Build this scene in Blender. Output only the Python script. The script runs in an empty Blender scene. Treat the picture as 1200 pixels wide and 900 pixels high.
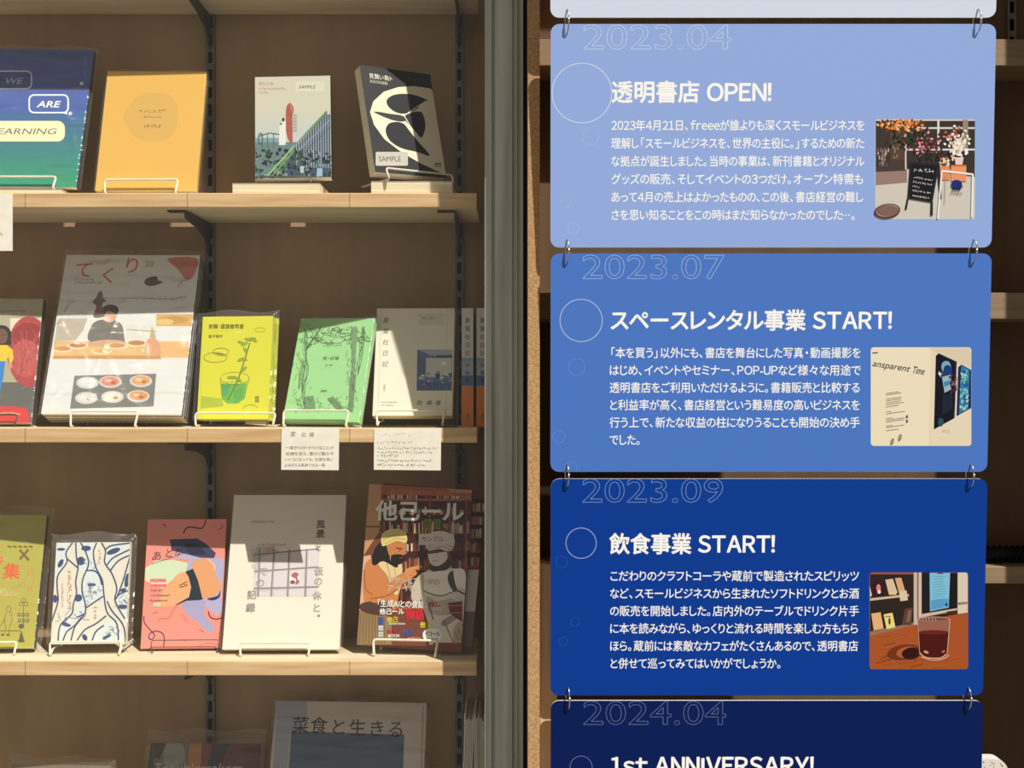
import bpy, math, random
import numpy as np
from mathutils import Matrix, Vector
from mathutils.geometry import tessellate_polygon
random.seed(7)
SC = bpy.context.scene
COL = SC.collection

# ------------------------------------------------------------------ camera, light, exposure
F = 1479.0                                    # focal length in 1200-px-wide pixels
ZC = 1.35
cam = bpy.data.cameras.new('camera'); cam_o = bpy.data.objects.new('camera', cam); COL.objects.link(cam_o)
cam.sensor_width = 36; cam.lens = 36*F/1200; cam.clip_start = .02
cam_o.location = (0, 0, ZC); cam_o.rotation_euler = (math.pi/2, 0, 0)
SC.camera = cam_o
w = bpy.data.worlds.new('world'); SC.world = w; w.use_nodes = True
w.node_tree.nodes['Background'].inputs[0].default_value = (1.0, .945, .835, 1)
w.node_tree.nodes['Background'].inputs[1].default_value = .30
sun = bpy.data.lights.new('sun', 'SUN'); sun.energy = 5.2; sun.angle = math.radians(.55); sun.color = (1, .96, .875)
sun_o = bpy.data.objects.new('sun', sun); COL.objects.link(sun_o)
sun_o.location = (2, -2, 5)
sun_o.rotation_euler = Vector((-.75, 1, -1.66)).to_track_quat('-Z', 'Y').to_euler()
SC.view_settings.view_transform = 'Standard'; SC.view_settings.look = 'None'
SC.view_settings.exposure = 0; SC.view_settings.gamma = 1; SC.view_settings.use_curve_mapping = False
SC.cycles.transparent_max_bounces = 32

# ------------------------------------------------------------------ materials
def lin(c):
    return tuple(((v/255)/12.92 if v/255 <= .04045 else ((v/255+.055)/1.055)**2.4) for v in c)
_M = {}
def ink(c, rough=.5, spec=.25, metal=0.):
    k = (tuple(int(v) for v in c), rough, spec, metal)
    if k in _M: return _M[k]
    m = bpy.data.materials.new('ink_%d_%d_%d' % k[0]); m.use_nodes = True
    b = m.node_tree.nodes['Principled BSDF']
    b.inputs['Base Color'].default_value = (*lin(c), 1); b.inputs['Roughness'].default_value = rough
    b.inputs['Metallic'].default_value = metal; b.inputs['Specular IOR Level'].default_value = spec
    _M[k] = m; return m
def noisy(name, c1, c2, scale=(30, 30, 30), rough=.5, spec=.4, metal=0., bump=0., detail=4, lo=.35, hi=.65):
    m = bpy.data.materials.new(name); m.use_nodes = True; n = m.node_tree.nodes; l = m.node_tree.links
    b = n['Principled BSDF']; tc = n.new('ShaderNodeTexCoord'); mp = n.new('ShaderNodeMapping'); mp.inputs['Scale'].default_value = scale
    nz = n.new('ShaderNodeTexNoise'); nz.inputs['Scale'].default_value = 1; nz.inputs['Detail'].default_value = detail
    cr = n.new('ShaderNodeValToRGB'); cr.color_ramp.elements[0].position = lo; cr.color_ramp.elements[1].position = hi
    cr.color_ramp.elements[0].color = (*lin(c1), 1); cr.color_ramp.elements[1].color = (*lin(c2), 1)
    l.new(tc.outputs['Object'], mp.inputs[0]); l.new(mp.outputs[0], nz.inputs['Vector']); l.new(nz.outputs['Fac'], cr.inputs[0])
    l.new(cr.outputs[0], b.inputs['Base Color'])
    b.inputs['Roughness'].default_value = rough; b.inputs['Metallic'].default_value = metal; b.inputs['Specular IOR Level'].default_value = spec
    if bump:
        bp = n.new('ShaderNodeBump'); bp.inputs['Strength'].default_value = bump; bp.inputs['Distance'].default_value = .001
        l.new(nz.outputs['Fac'], bp.inputs['Height']); l.new(bp.outputs[0], b.inputs['Normal'])
    return m
def wood(name, c1, c2, seam):
    m = noisy(name, c1, c2, (6, 90, 90), .55, .25, detail=6, lo=.3, hi=.7, bump=.15)
    n = m.node_tree.nodes; l = m.node_tree.links; b = n['Principled BSDF']
    tc = n.new('ShaderNodeTexCoord'); sp = n.new('ShaderNodeSeparateXYZ'); cb = n.new('ShaderNodeCombineXYZ')
    l.new(tc.outputs['Object'], sp.inputs[0]); l.new(sp.outputs[0], cb.inputs[0]); l.new(sp.outputs[1], cb.inputs[1])
    br = n.new('ShaderNodeTexBrick'); br.inputs['Scale'].default_value = 1; br.inputs['Mortar Size'].default_value = .0008
    br.inputs['Brick Width'].default_value = .27; br.inputs['Row Height'].default_value = .034
    br.inputs['Color1'].default_value = (1, 1, 1, 1); br.inputs['Color2'].default_value = (.9, .87, .84, 1); br.inputs['Mortar'].default_value = (seam, seam*.9, seam*.8, 1)
    l.new(cb.outputs[0], br.inputs['Vector'])
    mx = n.new('ShaderNodeMix'); mx.data_type = 'RGBA'; mx.blend_type = 'MULTIPLY'; mx.inputs[0].default_value = .8
    src = b.inputs['Base Color'].links[0].from_socket
    l.new(src, mx.inputs[6]); l.new(br.outputs['Color'], mx.inputs[7]); l.new(mx.outputs[2], b.inputs['Base Color'])
    return m
M_LAM = None
def film(name, rough, haze, bump=0., scale=60, tint=(1, 1, 1), ior=1.45):
    m = bpy.data.materials.new(name); m.use_nodes = True; n = m.node_tree.nodes; l = m.node_tree.links
    n.remove(n['Principled BSDF']); out = n['Material Output']
    tr = n.new('ShaderNodeBsdfTransparent'); tr.inputs[0].default_value = (*tint, 1)
    gl = n.new('ShaderNodeBsdfGlossy'); gl.inputs['Roughness'].default_value = rough
    df = n.new('ShaderNodeBsdfDiffuse'); df.inputs[0].default_value = (.9, .9, .9, 1)
    fr = n.new('ShaderNodeFresnel'); fr.inputs[0].default_value = ior
    m1 = n.new('ShaderNodeMixShader'); m1.inputs[0].default_value = haze
    l.new(tr.outputs[0], m1.inputs[1]); l.new(df.outputs[0], m1.inputs[2])
    ge = n.new('ShaderNodeNewGeometry'); sb = n.new('ShaderNodeMath'); sb.operation = 'SUBTRACT'; sb.inputs[0].default_value = 1; l.new(ge.outputs['Backfacing'], sb.inputs[1])
    mu = n.new('ShaderNodeMath'); mu.operation = 'MULTIPLY'; l.new(fr.outputs[0], mu.inputs[0]); l.new(sb.outputs[0], mu.inputs[1])   # inner faces let the ray leave
    m2 = n.new('ShaderNodeMixShader'); l.new(mu.outputs[0], m2.inputs[0]); l.new(m1.outputs[0], m2.inputs[1]); l.new(gl.outputs[0], m2.inputs[2])
    l.new(m2.outputs[0], out.inputs[0])
    if bump:
        tc = n.new('ShaderNodeTexCoord'); nz = n.new('ShaderNodeTexNoise'); nz.inputs['Scale'].default_value = scale; nz.inputs['Detail'].default_value = 2.5; nz.noise_type = 'RIDGED_MULTIFRACTAL'
        bp = n.new('ShaderNodeBump'); bp.inputs['Strength'].default_value = bump; bp.inputs['Distance'].default_value = .03
        mp = n.new('ShaderNodeMapping'); mp.inputs['Rotation'].default_value = (0, math.radians(-38), 0); mp.inputs['Scale'].default_value = (.38, 1, 1.5)
        l.new(tc.outputs['Object'], mp.inputs[0]); l.new(mp.outputs[0], nz.inputs['Vector']); l.new(nz.outputs['Fac'], bp.inputs['Height'])
        l.new(bp.outputs[0], gl.inputs['Normal']); l.new(bp.outputs[0], fr.inputs['Normal'])
    return m
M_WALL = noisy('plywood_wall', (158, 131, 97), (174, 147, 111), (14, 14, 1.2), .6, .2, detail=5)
M_WALL_R = noisy('shaded_plywood_wall', (96, 76, 56), (110, 88, 66), (14, 14, 1.2), .6, .15, detail=5)  # same plywood, shade behind the signs put into the colour
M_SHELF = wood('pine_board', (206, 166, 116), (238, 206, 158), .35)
M_SHELF_R = wood('shaded_pine_board', (138, 116, 90), (158, 136, 108), .5)  # right bay pine with the shade of the bay mixed into its tones
M_LAM = noisy('cream_laminate', (214, 198, 164), (230, 216, 184), (4, 40, 40), .5, .3)
M_FLOOR = noisy('concrete', (120, 116, 110), (140, 136, 130), (3, 3, 3), .8)
M_FRAME = noisy('weathered_aluminium', (172, 175, 163), (204, 206, 193), (60, 60, 2.5), .5, .3, 0., detail=6)
M_BLACK = noisy('black_rubber', (6, 6, 7), (14, 14, 15), rough=.7)
M_PLY = noisy('plywood_edge', (142, 102, 66), (208, 168, 122), (260, 120, 330), .75, .15, detail=3, lo=.2, hi=.75)
M_POST = noisy('pale_timber', (206, 178, 138), (226, 202, 164), (60, 60, 4), .6, .2)
M_STEEL = noisy('dark_steel', (58, 54, 48), (78, 72, 64), (80, 80, 20), .45, .5, .5)
M_STD = noisy('grey_steel', (96, 92, 82), (120, 115, 104), (80, 80, 20), .45, .3, .2)
M_SLOT = ink((8, 8, 8), .9, .1)
M_WIRE = noisy('white_coated_wire', (224, 216, 196), (240, 234, 216), rough=.35)
M_WIREG = noisy('grey_wire', (92, 88, 84), (120, 116, 110), rough=.35, metal=.4)
M_WIREB = noisy('brown_wire', (74, 62, 50), (94, 80, 64), rough=.4, metal=.3)
M_RING = noisy('nickel_ring', (190, 186, 178), (216, 212, 204), rough=.22, metal=1.)
M_PAGE = noisy('page_edges', (222, 206, 172), (244, 232, 202), (3, 500, 500), .8, .1, detail=1)
M_PAGEV = noisy('page_edges_upright', (222, 206, 172), (244, 232, 202), (700, 700, 3), .8, .1, detail=1)
M_GLASS = film('window_glass', 0., .004)
M_SLEEVE = film('clear_plastic', .3, .035, 1., 24, ior=1.6)
M_GLOSSBAG = film('glossy_bag', .38, .03, 1., 24, ior=1.85)
M_WRAP = film('smooth_wrap', .25, .03, .25, 12, ior=1.5)
M_PAPER = noisy('card_paper', (240, 234, 216), (250, 244, 230), (40, 40, 40), .8, .1)

# ------------------------------------------------------------------ mesh building
class MB:
    def __init__(s): s.v = []; s.f = []; s.m = []; s.mats = []
    def mi(s, m):
        if m not in s.mats: s.mats.append(m)
        return s.mats.index(m)
    def face(s, pts, m):
        b = len(s.v); s.v += [tuple(p) for p in pts]; s.f.append(tuple(range(b, b+len(pts)))); s.m.append(s.mi(m))
    def box(s, x0, x1, y0, y1, z0, z1, m, bev=0.):
        b = len(s.v); k = s.mi(m)
        s.v += [(x, y, z) for z in (z0, z1) for y in (y0, y1) for x in (x0, x1)]
        for q in ((0,2,3,1),(4,5,7,6),(0,1,5,4),(2,6,7,3),(0,4,6,2),(1,3,7,5)):
            s.f.append(tuple(b+i for i in q)); s.m.append(k)
    def prism(s, prof, z0, z1, m, axis='z'):
        n = len(prof); b = len(s.v); k = s.mi(m)
        def P(a, c, t): return {'z': (a, c, t), 'x': (t, a, c), 'y': (a, t, c)}[axis]
        s.v += [P(a, c, z0) for a, c in prof] + [P(a, c, z1) for a, c in prof]
        for i in range(n): s.f.append((b+i, b+(i+1) % n, b+n+(i+1) % n, b+n+i)); s.m.append(k)
        s.f.append(tuple(b+i for i in reversed(range(n)))); s.m.append(k)
        s.f.append(tuple(b+n+i for i in range(n))); s.m.append(k)
    def tube(s, pts, r, m, n=8, closed=False):
        pts = [Vector(p) for p in pts]; N = len(pts); b = len(s.v); k = s.mi(m)
        ref = Vector((.31, .52, .79)).normalized()
        for i, p in enumerate(pts):
            a = pts[(i-1) % N] if (i > 0 or closed) else p; c = pts[(i+1) % N] if (i < N-1 or closed) else p
            t = (c-a).normalized(); u = t.cross(ref).normalized(); v = t.cross(u)
            for j in range(n):
                A = 2*math.pi*j/n; s.v.append(tuple(p + (u*math.cos(A)+v*math.sin(A))*r))
        for i in range(N if closed else N-1):
            for j in range(n):
                i2 = (i+1) % N
                s.f.append((b+i*n+j, b+i*n+(j+1) % n, b+i2*n+(j+1) % n, b+i2*n+j)); s.m.append(k)
        if not closed:
            s.f.append(tuple(b+j for j in reversed(range(n)))); s.m.append(k)
            s.f.append(tuple(b+(N-1)*n+j for j in range(n))); s.m.append(k)
    def build(s, name, parent=None, smooth=False, loc=None):
        me = bpy.data.meshes.new(name); me.from_pydata(s.v, [], s.f)
        for m in s.mats: me.materials.append(m)
        me.polygons.foreach_set('material_index', s.m)
        if smooth: me.polygons.foreach_set('use_smooth', [True]*len(s.f))
        me.update()
        o = bpy.data.objects.new(name, me); COL.objects.link(o)
        if parent: o.parent = parent
        if loc: o.location = loc
        return o
def tag(o, label, cat, group=None):
    o['label'] = label; o['category'] = cat
    if group: o['group'] = group
    return o
def struct(o): o['kind'] = 'structure'; return o
def empty(name, M, label, cat, group=None):
    o = bpy.data.objects.new(name, None); COL.objects.link(o); o.empty_display_size = .02
    o.matrix_world = M; return tag(o, label, cat, group)
def fillet(pts, r, n=4):
    pts = [Vector(p) for p in pts]; out = [pts[0]]
    for a, b, c in zip(pts, pts[1:], pts[2:]):
        d = min(r, (a-b).length*.45, (c-b).length*.45); p = b+(a-b).normalized()*d; q = b+(c-b).normalized()*d
        for i in range(n+1):
            t = i/n; out.append(p*(1-t)**2 + b*2*t*(1-t) + q*t*t)
    out.append(pts[-1]); return out
def ray(px, py): return Vector(((px-600)/F, 1, -(py-450)/F))
def at(px, py, Y): return Vector(((px-600)/F*Y, Y, ZC-(py-450)/F*Y))

# ------------------------------------------------------------------ lettering
_cu = bpy.data.curves.new('glyph', 'FONT'); _co = bpy.data.objects.new('glyph', _cu); COL.objects.link(_co)
_cu.resolution_u = 3; _cu.fill_mode = 'FRONT'
_G = {}
def _mesh(sx, off):
    _cu.body = sx; _cu.offset = off
    dg = bpy.context.evaluated_depsgraph_get(); e = _co.evaluated_get(dg); m = e.to_mesh()
    v = [(p.co.x, p.co.y) for p in m.vertices]; f = [tuple(p.vertices) for p in m.polygons]; e.to_mesh_clear(); return v, f
def glyph(ch, off, wide=False):
    k = (ch, wide); off = 0
    if k not in _G:
        if wide and 0x21 <= ord(ch) < 0x7F and ch not in '-I':
            v, f = _mesh(chr(ord(ch)+0xFEE0), 0); x0 = min(p[0] for p in v); x1 = max(p[0] for p in v)
            _G[k] = (v, f, x1-x0+(.10 if ch.isupper() else .07), -x0+.05); return _G[k]
        v, f = _mesh(ch, off)
        if ord(ch) > 0x2000: adv = 1.
        else:
            a = _mesh('H'+ch+'H', 0)[0]; b = _mesh('HH', 0)[0]; adv = max(p[0] for p in a)-max(p[0] for p in b)
        shift = 0.
        if ch in '、。」': adv = .56
        elif ch in '「': adv = .56; shift = -.44
        elif ch in '・': adv = .6; shift = -.2
        elif ch == '⋯': adv = .8; shift = -.1
        elif 0x3040 <= ord(ch) < 0x30FF and v and ch not in 'ー':
            x0 = min(p[0] for p in v); x1 = max(p[0] for p in v); shift = -x0*.55; adv = 1-(x0+1-x1)*.55
        _G[k] = (v, f, adv, shift)
    return _G[k]
def layout(txt, off, track=0., vertical=False, wide=False):
    out = []; x = 0.; y = 0.
    for ch in txt:
        if ch == ' ': x += .28; y -= .4; continue
        v, f, adv, sh = glyph(ch, off, wide)
        if vertical:
            out.append(([(p[0], p[1]+y-.84) for p in v], f)); y -= 1.+track
        else:
            out.append(([(p[0]+x+sh, p[1]) for p in v], f)); x += adv+track
    return out, (x if not vertical else -y)

# ------------------------------------------------------------------ printed artwork on a plane
def spline(p, closed=False, n=6):
    P = [Vector((a[0], a[1])) for a in p]; N = len(P); out = []
    for i in range(N if closed else N-1):
        p0 = P[(i-1) % N] if (closed or i > 0) else P[0]; p1 = P[i]; p2 = P[(i+1) % N]; p3 = P[(i+2) % N] if (closed or i < N-2) else P[-1]
        for k in range(n):
            t = k/n
            out.append(tuple(.5*((2*p1)+(p2-p0)*t+(2*p0-5*p1+4*p2-p3)*t*t+(3*p1-p0-3*p2+p3)*t**3)))
    if not closed: out.append(tuple(P[-1]))
    return out
class Canvas:
    """prints flat shapes on the local plane y=0 of a matrix; points are measured on the photograph"""
    def __init__(s, Mx, rect, step=6e-6, rough=.45, spec=.25):
        s.M = Mx; s.I = Mx.inverted(); s.rect = rect; s.mb = MB(); s.k = 1; s.step = step; s.T = (0, 0, 1); s.rough = rough; s.spec = spec
        s.o = s.I @ Vector((0, 0, ZC))
    def zoom(s, x0, y0, sc): s.T = (x0, y0, sc); return s
    def uv(s, p):
        px = s.T[0]+p[0]*s.T[2]; py = s.T[1]+p[1]*s.T[2]
        d = s.I.to_3x3() @ ray(px, py); t = -s.o.y/d.y
        return (s.o.x+d.x*t, s.o.z+d.z*t)
    def mm(s): # metres per canvas unit around the plane centre
        a = s.uv((s.cx, s.cy)); b = s.uv((s.cx+1, s.cy)); return math.hypot(a[0]-b[0], a[1]-b[1])
    def up(s): s.k += 1
    def _clip(s, P):
        x0, x1, z0, z1 = s.rect
        for ax, lim, sg in ((0, x0, 1), (0, x1, -1), (1, z0, 1), (1, z1, -1)):
            if not P: return P
            out = []
            for a, b in zip(P, P[1:]+P[:1]):
                ia = (a[ax]-lim)*sg >= 0; ib = (b[ax]-lim)*sg >= 0
                if ia: out.append(a)
                if ia != ib:
                    t = (lim-a[ax])/(b[ax]-a[ax]); out.append((a[0]+(b[0]-a[0])*t, a[1]+(b[1]-a[1])*t))
            P = out
        return P
    def _m(s, c): return c if not isinstance(c, tuple) else ink(c, s.rough, s.spec)
    def raw(s, P, c, tess=True, inc=.12):
        P = s._clip(P)
        if len(P) < 3: return
        s.k += inc
        y = -s.k*s.step; m = s._m(c)
        if len(P) <= 4 or not tess: s.mb.face([(a, y, b) for a, b in s._ccw(P)], m); return
        P = s._ccw(P)
        b = len(s.mb.v); s.mb.v += [(p[0], y, p[1]) for p in P]; k = s.mb.mi(m)
        for t in tessellate_polygon([[Vector((p[0], p[1], 0)) for p in P]]):
            a = (P[t[1]][0]-P[t[0]][0])*(P[t[2]][1]-P[t[0]][1])-(P[t[1]][1]-P[t[0]][1])*(P[t[2]][0]-P[t[0]][0])
            if abs(a) < 1e-14: continue
            t = t if a > 0 else t[::-1]
            s.mb.f.append(tuple(b+i for i in t)); s.mb.m.append(k)
    def _ccw(s, P):
        A = sum(a[0]*b[1]-b[0]*a[1] for a, b in zip(P, P[1:]+P[:1])); return P if A > 0 else P[::-1]
    def poly(s, pts, c, smooth=False, up=True):
        if smooth: pts = spline(pts, True)
        s.raw([s.uv(p) for p in pts], c)
        if up: s.up()
    def rect_(s, x0, y0, x1, y1, c, up=True): s.poly([(x0, y0), (x1, y0), (x1, y1), (x0, y1)], c, up=up)
    def rr(s, x0, y0, x1, y1, r, c, up=True):
        P = []
        for cx, cy, a0 in ((x1-r, y0+r, -90), (x1-r, y1-r, 0), (x0+r, y1-r, 90), (x0+r, y0+r, 180)):
            for i in range(6): a = math.radians(a0+18*i); P.append((cx+r*math.cos(a), cy+r*math.sin(a)))
        s.poly(P, c, up=up); return P
    def ell(s, cx, cy, rx, ry, c, rot=0, n=28, up=True):
        ca, sa = math.cos(math.radians(rot)), math.sin(math.radians(rot))
        s.poly([(cx+rx*math.cos(t)*ca-ry*math.sin(t)*sa, cy+rx*math.cos(t)*sa+ry*math.sin(t)*ca) for t in [2*math.pi*i/n for i in range(n)]], c, up=up)
    def line(s, pts, c, wd=1., smooth=False, closed=False, up=True):
        if smooth: pts = spline(pts, closed)
        P = [Vector(s.uv(p)) for p in pts]; a = s.uv(pts[0]); q = s.uv((pts[0][0]+1, pts[0][1])); h = math.hypot(a[0]-q[0], a[1]-q[1])*wd/2
        if closed: P.append(P[0]); 
        N = len(P); L = []; R = []
        for i in range(N):
            if closed: A = P[(i-1) % (N-1)]; B = P[(i+1) % (N-1)] if i < N-1 else P[1]
            else: A = P[max(i-1, 0)]; B = P[min(i+1, N-1)]
            t = B-A
            if t.length < 1e-9: t = Vector((1, 0))
            t.normalize(); nn = Vector((-t.y, t.x))*h; L.append(P[i]+nn); R.append(P[i]-nn)
        for i in range(N-1): s.raw([tuple(L[i]), tuple(L[i+1]), tuple(R[i+1]), tuple(R[i])], c)
        if up: s.up()
    def ring(s, cx, cy, rx, ry, c, wd, rot=0, n=40):
        ca, sa = math.cos(math.radians(rot)), math.sin(math.radians(rot))
        s.line([(cx+rx*math.cos(t)*ca-ry*math.sin(t)*sa, cy+rx*math.cos(t)*sa+ry*math.sin(t)*ca) for t in [2*math.pi*i/n for i in range(n)]], c, wd, closed=True)
    def text(s, txt, x, y, size, c, width=None, off=0., track=0., vertical=False, end=None, outline=0., shear=0., up=True, wide=False):
        """x,y = baseline start (top-left when vertical); size = em in canvas units; end = another point of the baseline"""
        gl, L = layout(txt, off, track, vertical, wide)
        o = Vector(s.uv((x, y))); e = Vector(s.uv(end if end else ((x+10, y)))); sc0 = (Vector(s.uv((x+1, y)))-o).length
        ex = (e-o).normalized(); ez = Vector((-ex.y, ex.x)); sz = size*sc0; kx = sz
        if width and not vertical: kx = width*sc0/max(L, 1e-6)
        kz = sz if not (vertical and width) else width*sc0/max(L, 1e-6)
        m = s._m(c); mi = s.mb.mi(m)
        for v, f in gl:
            s.k += .02
            Q = [o+ex*((p[0]+shear*p[1])*kx)+ez*(p[1]*kz) for p in v]
            if outline or off > 0:
                cnt = {}
                for q in f:
                    for a, b in zip(q, q[1:]+q[:1]): cnt[tuple(sorted((a, b)))] = cnt.get(tuple(sorted((a, b))), 0)+1
                h = outline*sc0/2 if outline else off*sz*.75
                for (a, b), n in cnt.items():
                    if n == 1:
                        t = Q[b]-Q[a]
                        if t.length < 1e-8: continue
                        t.normalize(); nn = Vector((-t.y, t.x))*h; t = t*h*.6
                        s.raw([tuple(Q[a]+nn-t), tuple(Q[b]+nn+t), tuple(Q[b]-nn+t), tuple(Q[a]-nn-t)], m, inc=0)
            if not outline:
                y_ = -(s.k+.3)*s.step
                x0, x1, z0, z1 = s.rect
                if all(x0 <= q.x <= x1 and z0 <= q.y <= z1 for q in Q):
                    b = len(s.mb.v); s.mb.v += [(q.x, y_, q.y) for q in Q]
                    for q in f: s.mb.f.append(tuple(b+i for i in q)); s.mb.m.append(mi)
                else:
                    for q in f: s.raw([tuple(Q[i]) for i in q], m, inc=0)
        if up: s.up()
    def scribble(s, x, y, n, size, c, adv=1., wd=.1, vertical=False, seed=1, slope=0.):
        """tiny illegible handwriting: a few random pen strokes per character"""
        r = random.Random(seed)
        for i in range(n):
            cx = x+(0 if vertical else i*size*adv); cy = y+(i*size*adv if vertical else slope*i*size)
            for _ in range(r.randint(3, 4)):
                a = (cx+r.uniform(.05, .85)*size, cy-r.uniform(.05, .85)*size)
                d = r.choice(((.6, -.05), (.05, .6), (.35, .4), (-.35, .4), (.5, .1)))
                s.line([a, (a[0]+d[0]*size*.8, a[1]+d[1]*size*.8)], c, size*wd*1.45, up=False)
        s.up()
    def into(s, mb):
        b = len(mb.v); mp = [mb.mi(m) for m in s.mb.mats]
        mb.v += s.mb.v; mb.f += [tuple(b+i for i in f) for f in s.mb.f]; mb.m += [mp[i] for i in s.mb.m]

# ================================================================== the setting
Yw = 2.313                                     # face of the plywood back wall
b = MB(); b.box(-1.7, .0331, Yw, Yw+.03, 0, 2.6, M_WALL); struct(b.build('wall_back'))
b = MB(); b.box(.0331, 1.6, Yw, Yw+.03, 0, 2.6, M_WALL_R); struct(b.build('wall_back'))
b = MB(); b.box(-1.7, 1.6, 1.2, Yw, -.03, 0, M_FLOOR); struct(b.build('floor'))
b = MB(); b.box(-1.7, 1.6, 1.95, Yw+.03, 2.6, 2.63, M_FLOOR); struct(b.build('sky_block_ceiling'))  # unseen slab added to hold back overhead sky light
b = MB(); b.box(1.10, 1.2, 1.88, Yw, 0, 2.6, M_WALL); struct(b.build('sun_block_wall_right'))  # unseen wall added to keep the sun off the right bay
b = MB(); b.box(.0241, .0421, 1.915, Yw, 0, 2.6, M_PLY); struct(b.build('trim_1'))   # plywood partition edge
# window: grooved aluminium stile, rubber gasket and the pane left of it
YF = 2.0
def fx(px): return (px-600)/F*YF
win = bpy.data.objects.new('window_1', None); COL.objects.link(win); win.location = (0, YF, 0); struct(win)
prof = []
for px, d in ((568, .004), (571, .004), (572, 0), (576, 0), (577, .006), (579, .006), (580, .002), (600, .002), (601, .007), (603, .007), (604, .001), (606, .001), (607, .005), (609, .005), (610, .001), (613, .001)):
    prof.append((fx(px), d))
prof += [(fx(613), .055), (fx(568), .055)]
b = MB(); b.prism(prof, 0, 2.6, M_FRAME); b.build('frame_stile', win)
b = MB(); b.box(fx(613)+.0002, .0238, .006, .036, 0, 2.6, M_BLACK); b.build('rubber_gasket', win)
b = MB(); b.box(-1.7, fx(568)-.0002, .022, .027, 0, 2.6, M_GLASS); b.build('glass_pane', win)

# ------------------------------------------------------------------ shelf boards of the left bay
YS = 2.1
S_TOP = {1: ZC+(450-226)/F*YS, 2: ZC-(501.5-450)/F*YS, 3: ZC-(774.5-450)/F*YS}
S_TOP[0] = S_TOP[1]+.379; S_TOP[4] = S_TOP[3]-.388
TH = .0247
XR = {0: -.060, 1: (558.5-600)/F*YS, 2: (559-600)/F*YS, 3: (558.5-600)/F*YS, 4: -.060}
names = {0: 'topmost pine shelf board, only its shaded underside showing above the yellow book',
         1: 'pine shelf board under the yellow book and the rocket book',
         2: 'pine shelf board under the bright lime book and the mint green book',
         3: 'sunlit pine shelf board under the pink book and the cream photo book',
         4: 'lowest pine shelf board, under the blue and grey cookery magazine'}
for i in range(5):
    b = MB(); z = S_TOP[i]
    c = .0015
    b.prism([(YS, z-TH+c), (YS, z-c), (YS+c, z), (2.295, z), (2.295, z-TH), (YS+c, z-TH)], -1.55, XR[i], M_SHELF, 'x')
    b.m = [b.mi(M_LAM) if k_ in (2, 4) else m_ for k_, m_ in enumerate(b.m)]
    o = b.build('shelf_board'); tag(o, names[i], 'shelf', 'pine boards of the left shelving')
# slotted wall standards
def standard(px, label, x=None, z0=.1):
    X = x if x is not None else (px-600)/F*Yw
    t = empty('slotted_standard', Matrix.Translation((X, Yw, 0)), label, 'shelf standard', 'slotted wall standards')
    b = MB()
    b.box(-.0075, -.0040, -.012, 0, z0, 2.5, M_STD); b.box(.0040, .0075, -.012, 0, z0, 2.5, M_STD)
    z = z0
    while z < 2.5: b.box(-.0040, .0040, -.012, -.0105, z, z+.011, M_STD); z += .032
    b.build('channel', t)
    b = MB(); b.box(-.0040, .0040, -.004, -.001, z0, 2.5, M_SLOT); b.build('slot_backing', t)
    return t
standard(248, 'slotted metal standard on the back wall beside the lime book')
standard(538.5, 'slotted metal standard on the back wall close to the window frame')
# brackets: tapered steel plate below each board
def bracket(X, i, label):
    z = S_TOP[i]-TH-.0006
    t = empty('shelf_bracket', Matrix.Translation((X, Yw-.012, z)), label, 'shelf bracket', 'steel shelf brackets')
    b = MB()
    prof = [(0, -.062), (0, 0), (-.175, 0), (-.175, -.013), (-.09, -.021), (-.04, -.031), (-.017, -.047)]
    b.prism([(p[0], p[1]) for p in prof], -.0015, .0015, M_STEEL, 'x'); b.build('arm', t)
    b = MB(); b.box(-.030, -.0015, -.176, -.158, -.0025, 0, M_STEEL); b.build('shelf_tab', t)
XL, XRt = (248-600)/F*Yw, (538.5-600)/F*Yw
bracket(XL, 0, 'dark steel bracket under the topmost board, above the yellow book')
bracket(XRt, 0, 'dark steel bracket under the topmost board, above the bird book')
bracket(XL, 1, 'dark steel bracket hanging above the large white magazine')
bracket(XRt, 1, 'dark steel bracket above the cream office diary book')
bracket(XL, 2, 'steel bracket under the lime book\'s shelf, above the pink book')
bracket(XRt, 2, 'steel bracket under the middle shelf, above the magazine with the turbaned man')
bracket(XL, 3, 'steel bracket whose tip shows under the pink book\'s shelf')
bracket(XRt, 3, 'steel bracket under the sunlit shelf, above the leaflets beside the window frame')

# ------------------------------------------------------------------ right bay behind the sign panels
YR = 2.2
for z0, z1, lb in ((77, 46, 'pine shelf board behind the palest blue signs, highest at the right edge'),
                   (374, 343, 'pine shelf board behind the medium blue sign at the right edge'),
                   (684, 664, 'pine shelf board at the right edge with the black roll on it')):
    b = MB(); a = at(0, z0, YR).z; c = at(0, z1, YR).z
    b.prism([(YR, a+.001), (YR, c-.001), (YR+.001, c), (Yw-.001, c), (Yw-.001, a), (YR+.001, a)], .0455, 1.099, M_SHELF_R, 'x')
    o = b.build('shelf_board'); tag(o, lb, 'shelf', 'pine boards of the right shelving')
standard(0, 'slotted metal standard at the upper right edge behind the pale signs', x=(1183-600)/F*Yw, z0=at(0, 46, YR).z+.0005)
# black bumpy roll on the third board
zc_ = at(0, 664, YR).z
b = MB(); r = random.Random(3); n = 14
pts = [(.79+.02*i, 2.245+.004*math.sin(i*1.3), zc_+.0160+.001*math.sin(i*2.1)) for i in range(n)]
b.tube(pts, .0125, M_BLACK, 10)
for i in range(26):
    x = .79+.0105*i; b.tube([(x+.006*math.sin(a), 2.245+.0135*math.cos(a), zc_+.0165+.0125*math.sin(a)) for a in [2*math.pi*k/12 for k in range(12)]], .0022+.001*r.random(), M_BLACK, 6, True)
o = b.build('cable_roll', smooth=True); tag(o, 'black bumpy roll lying on the shelf at the right edge', 'roll')
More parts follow.
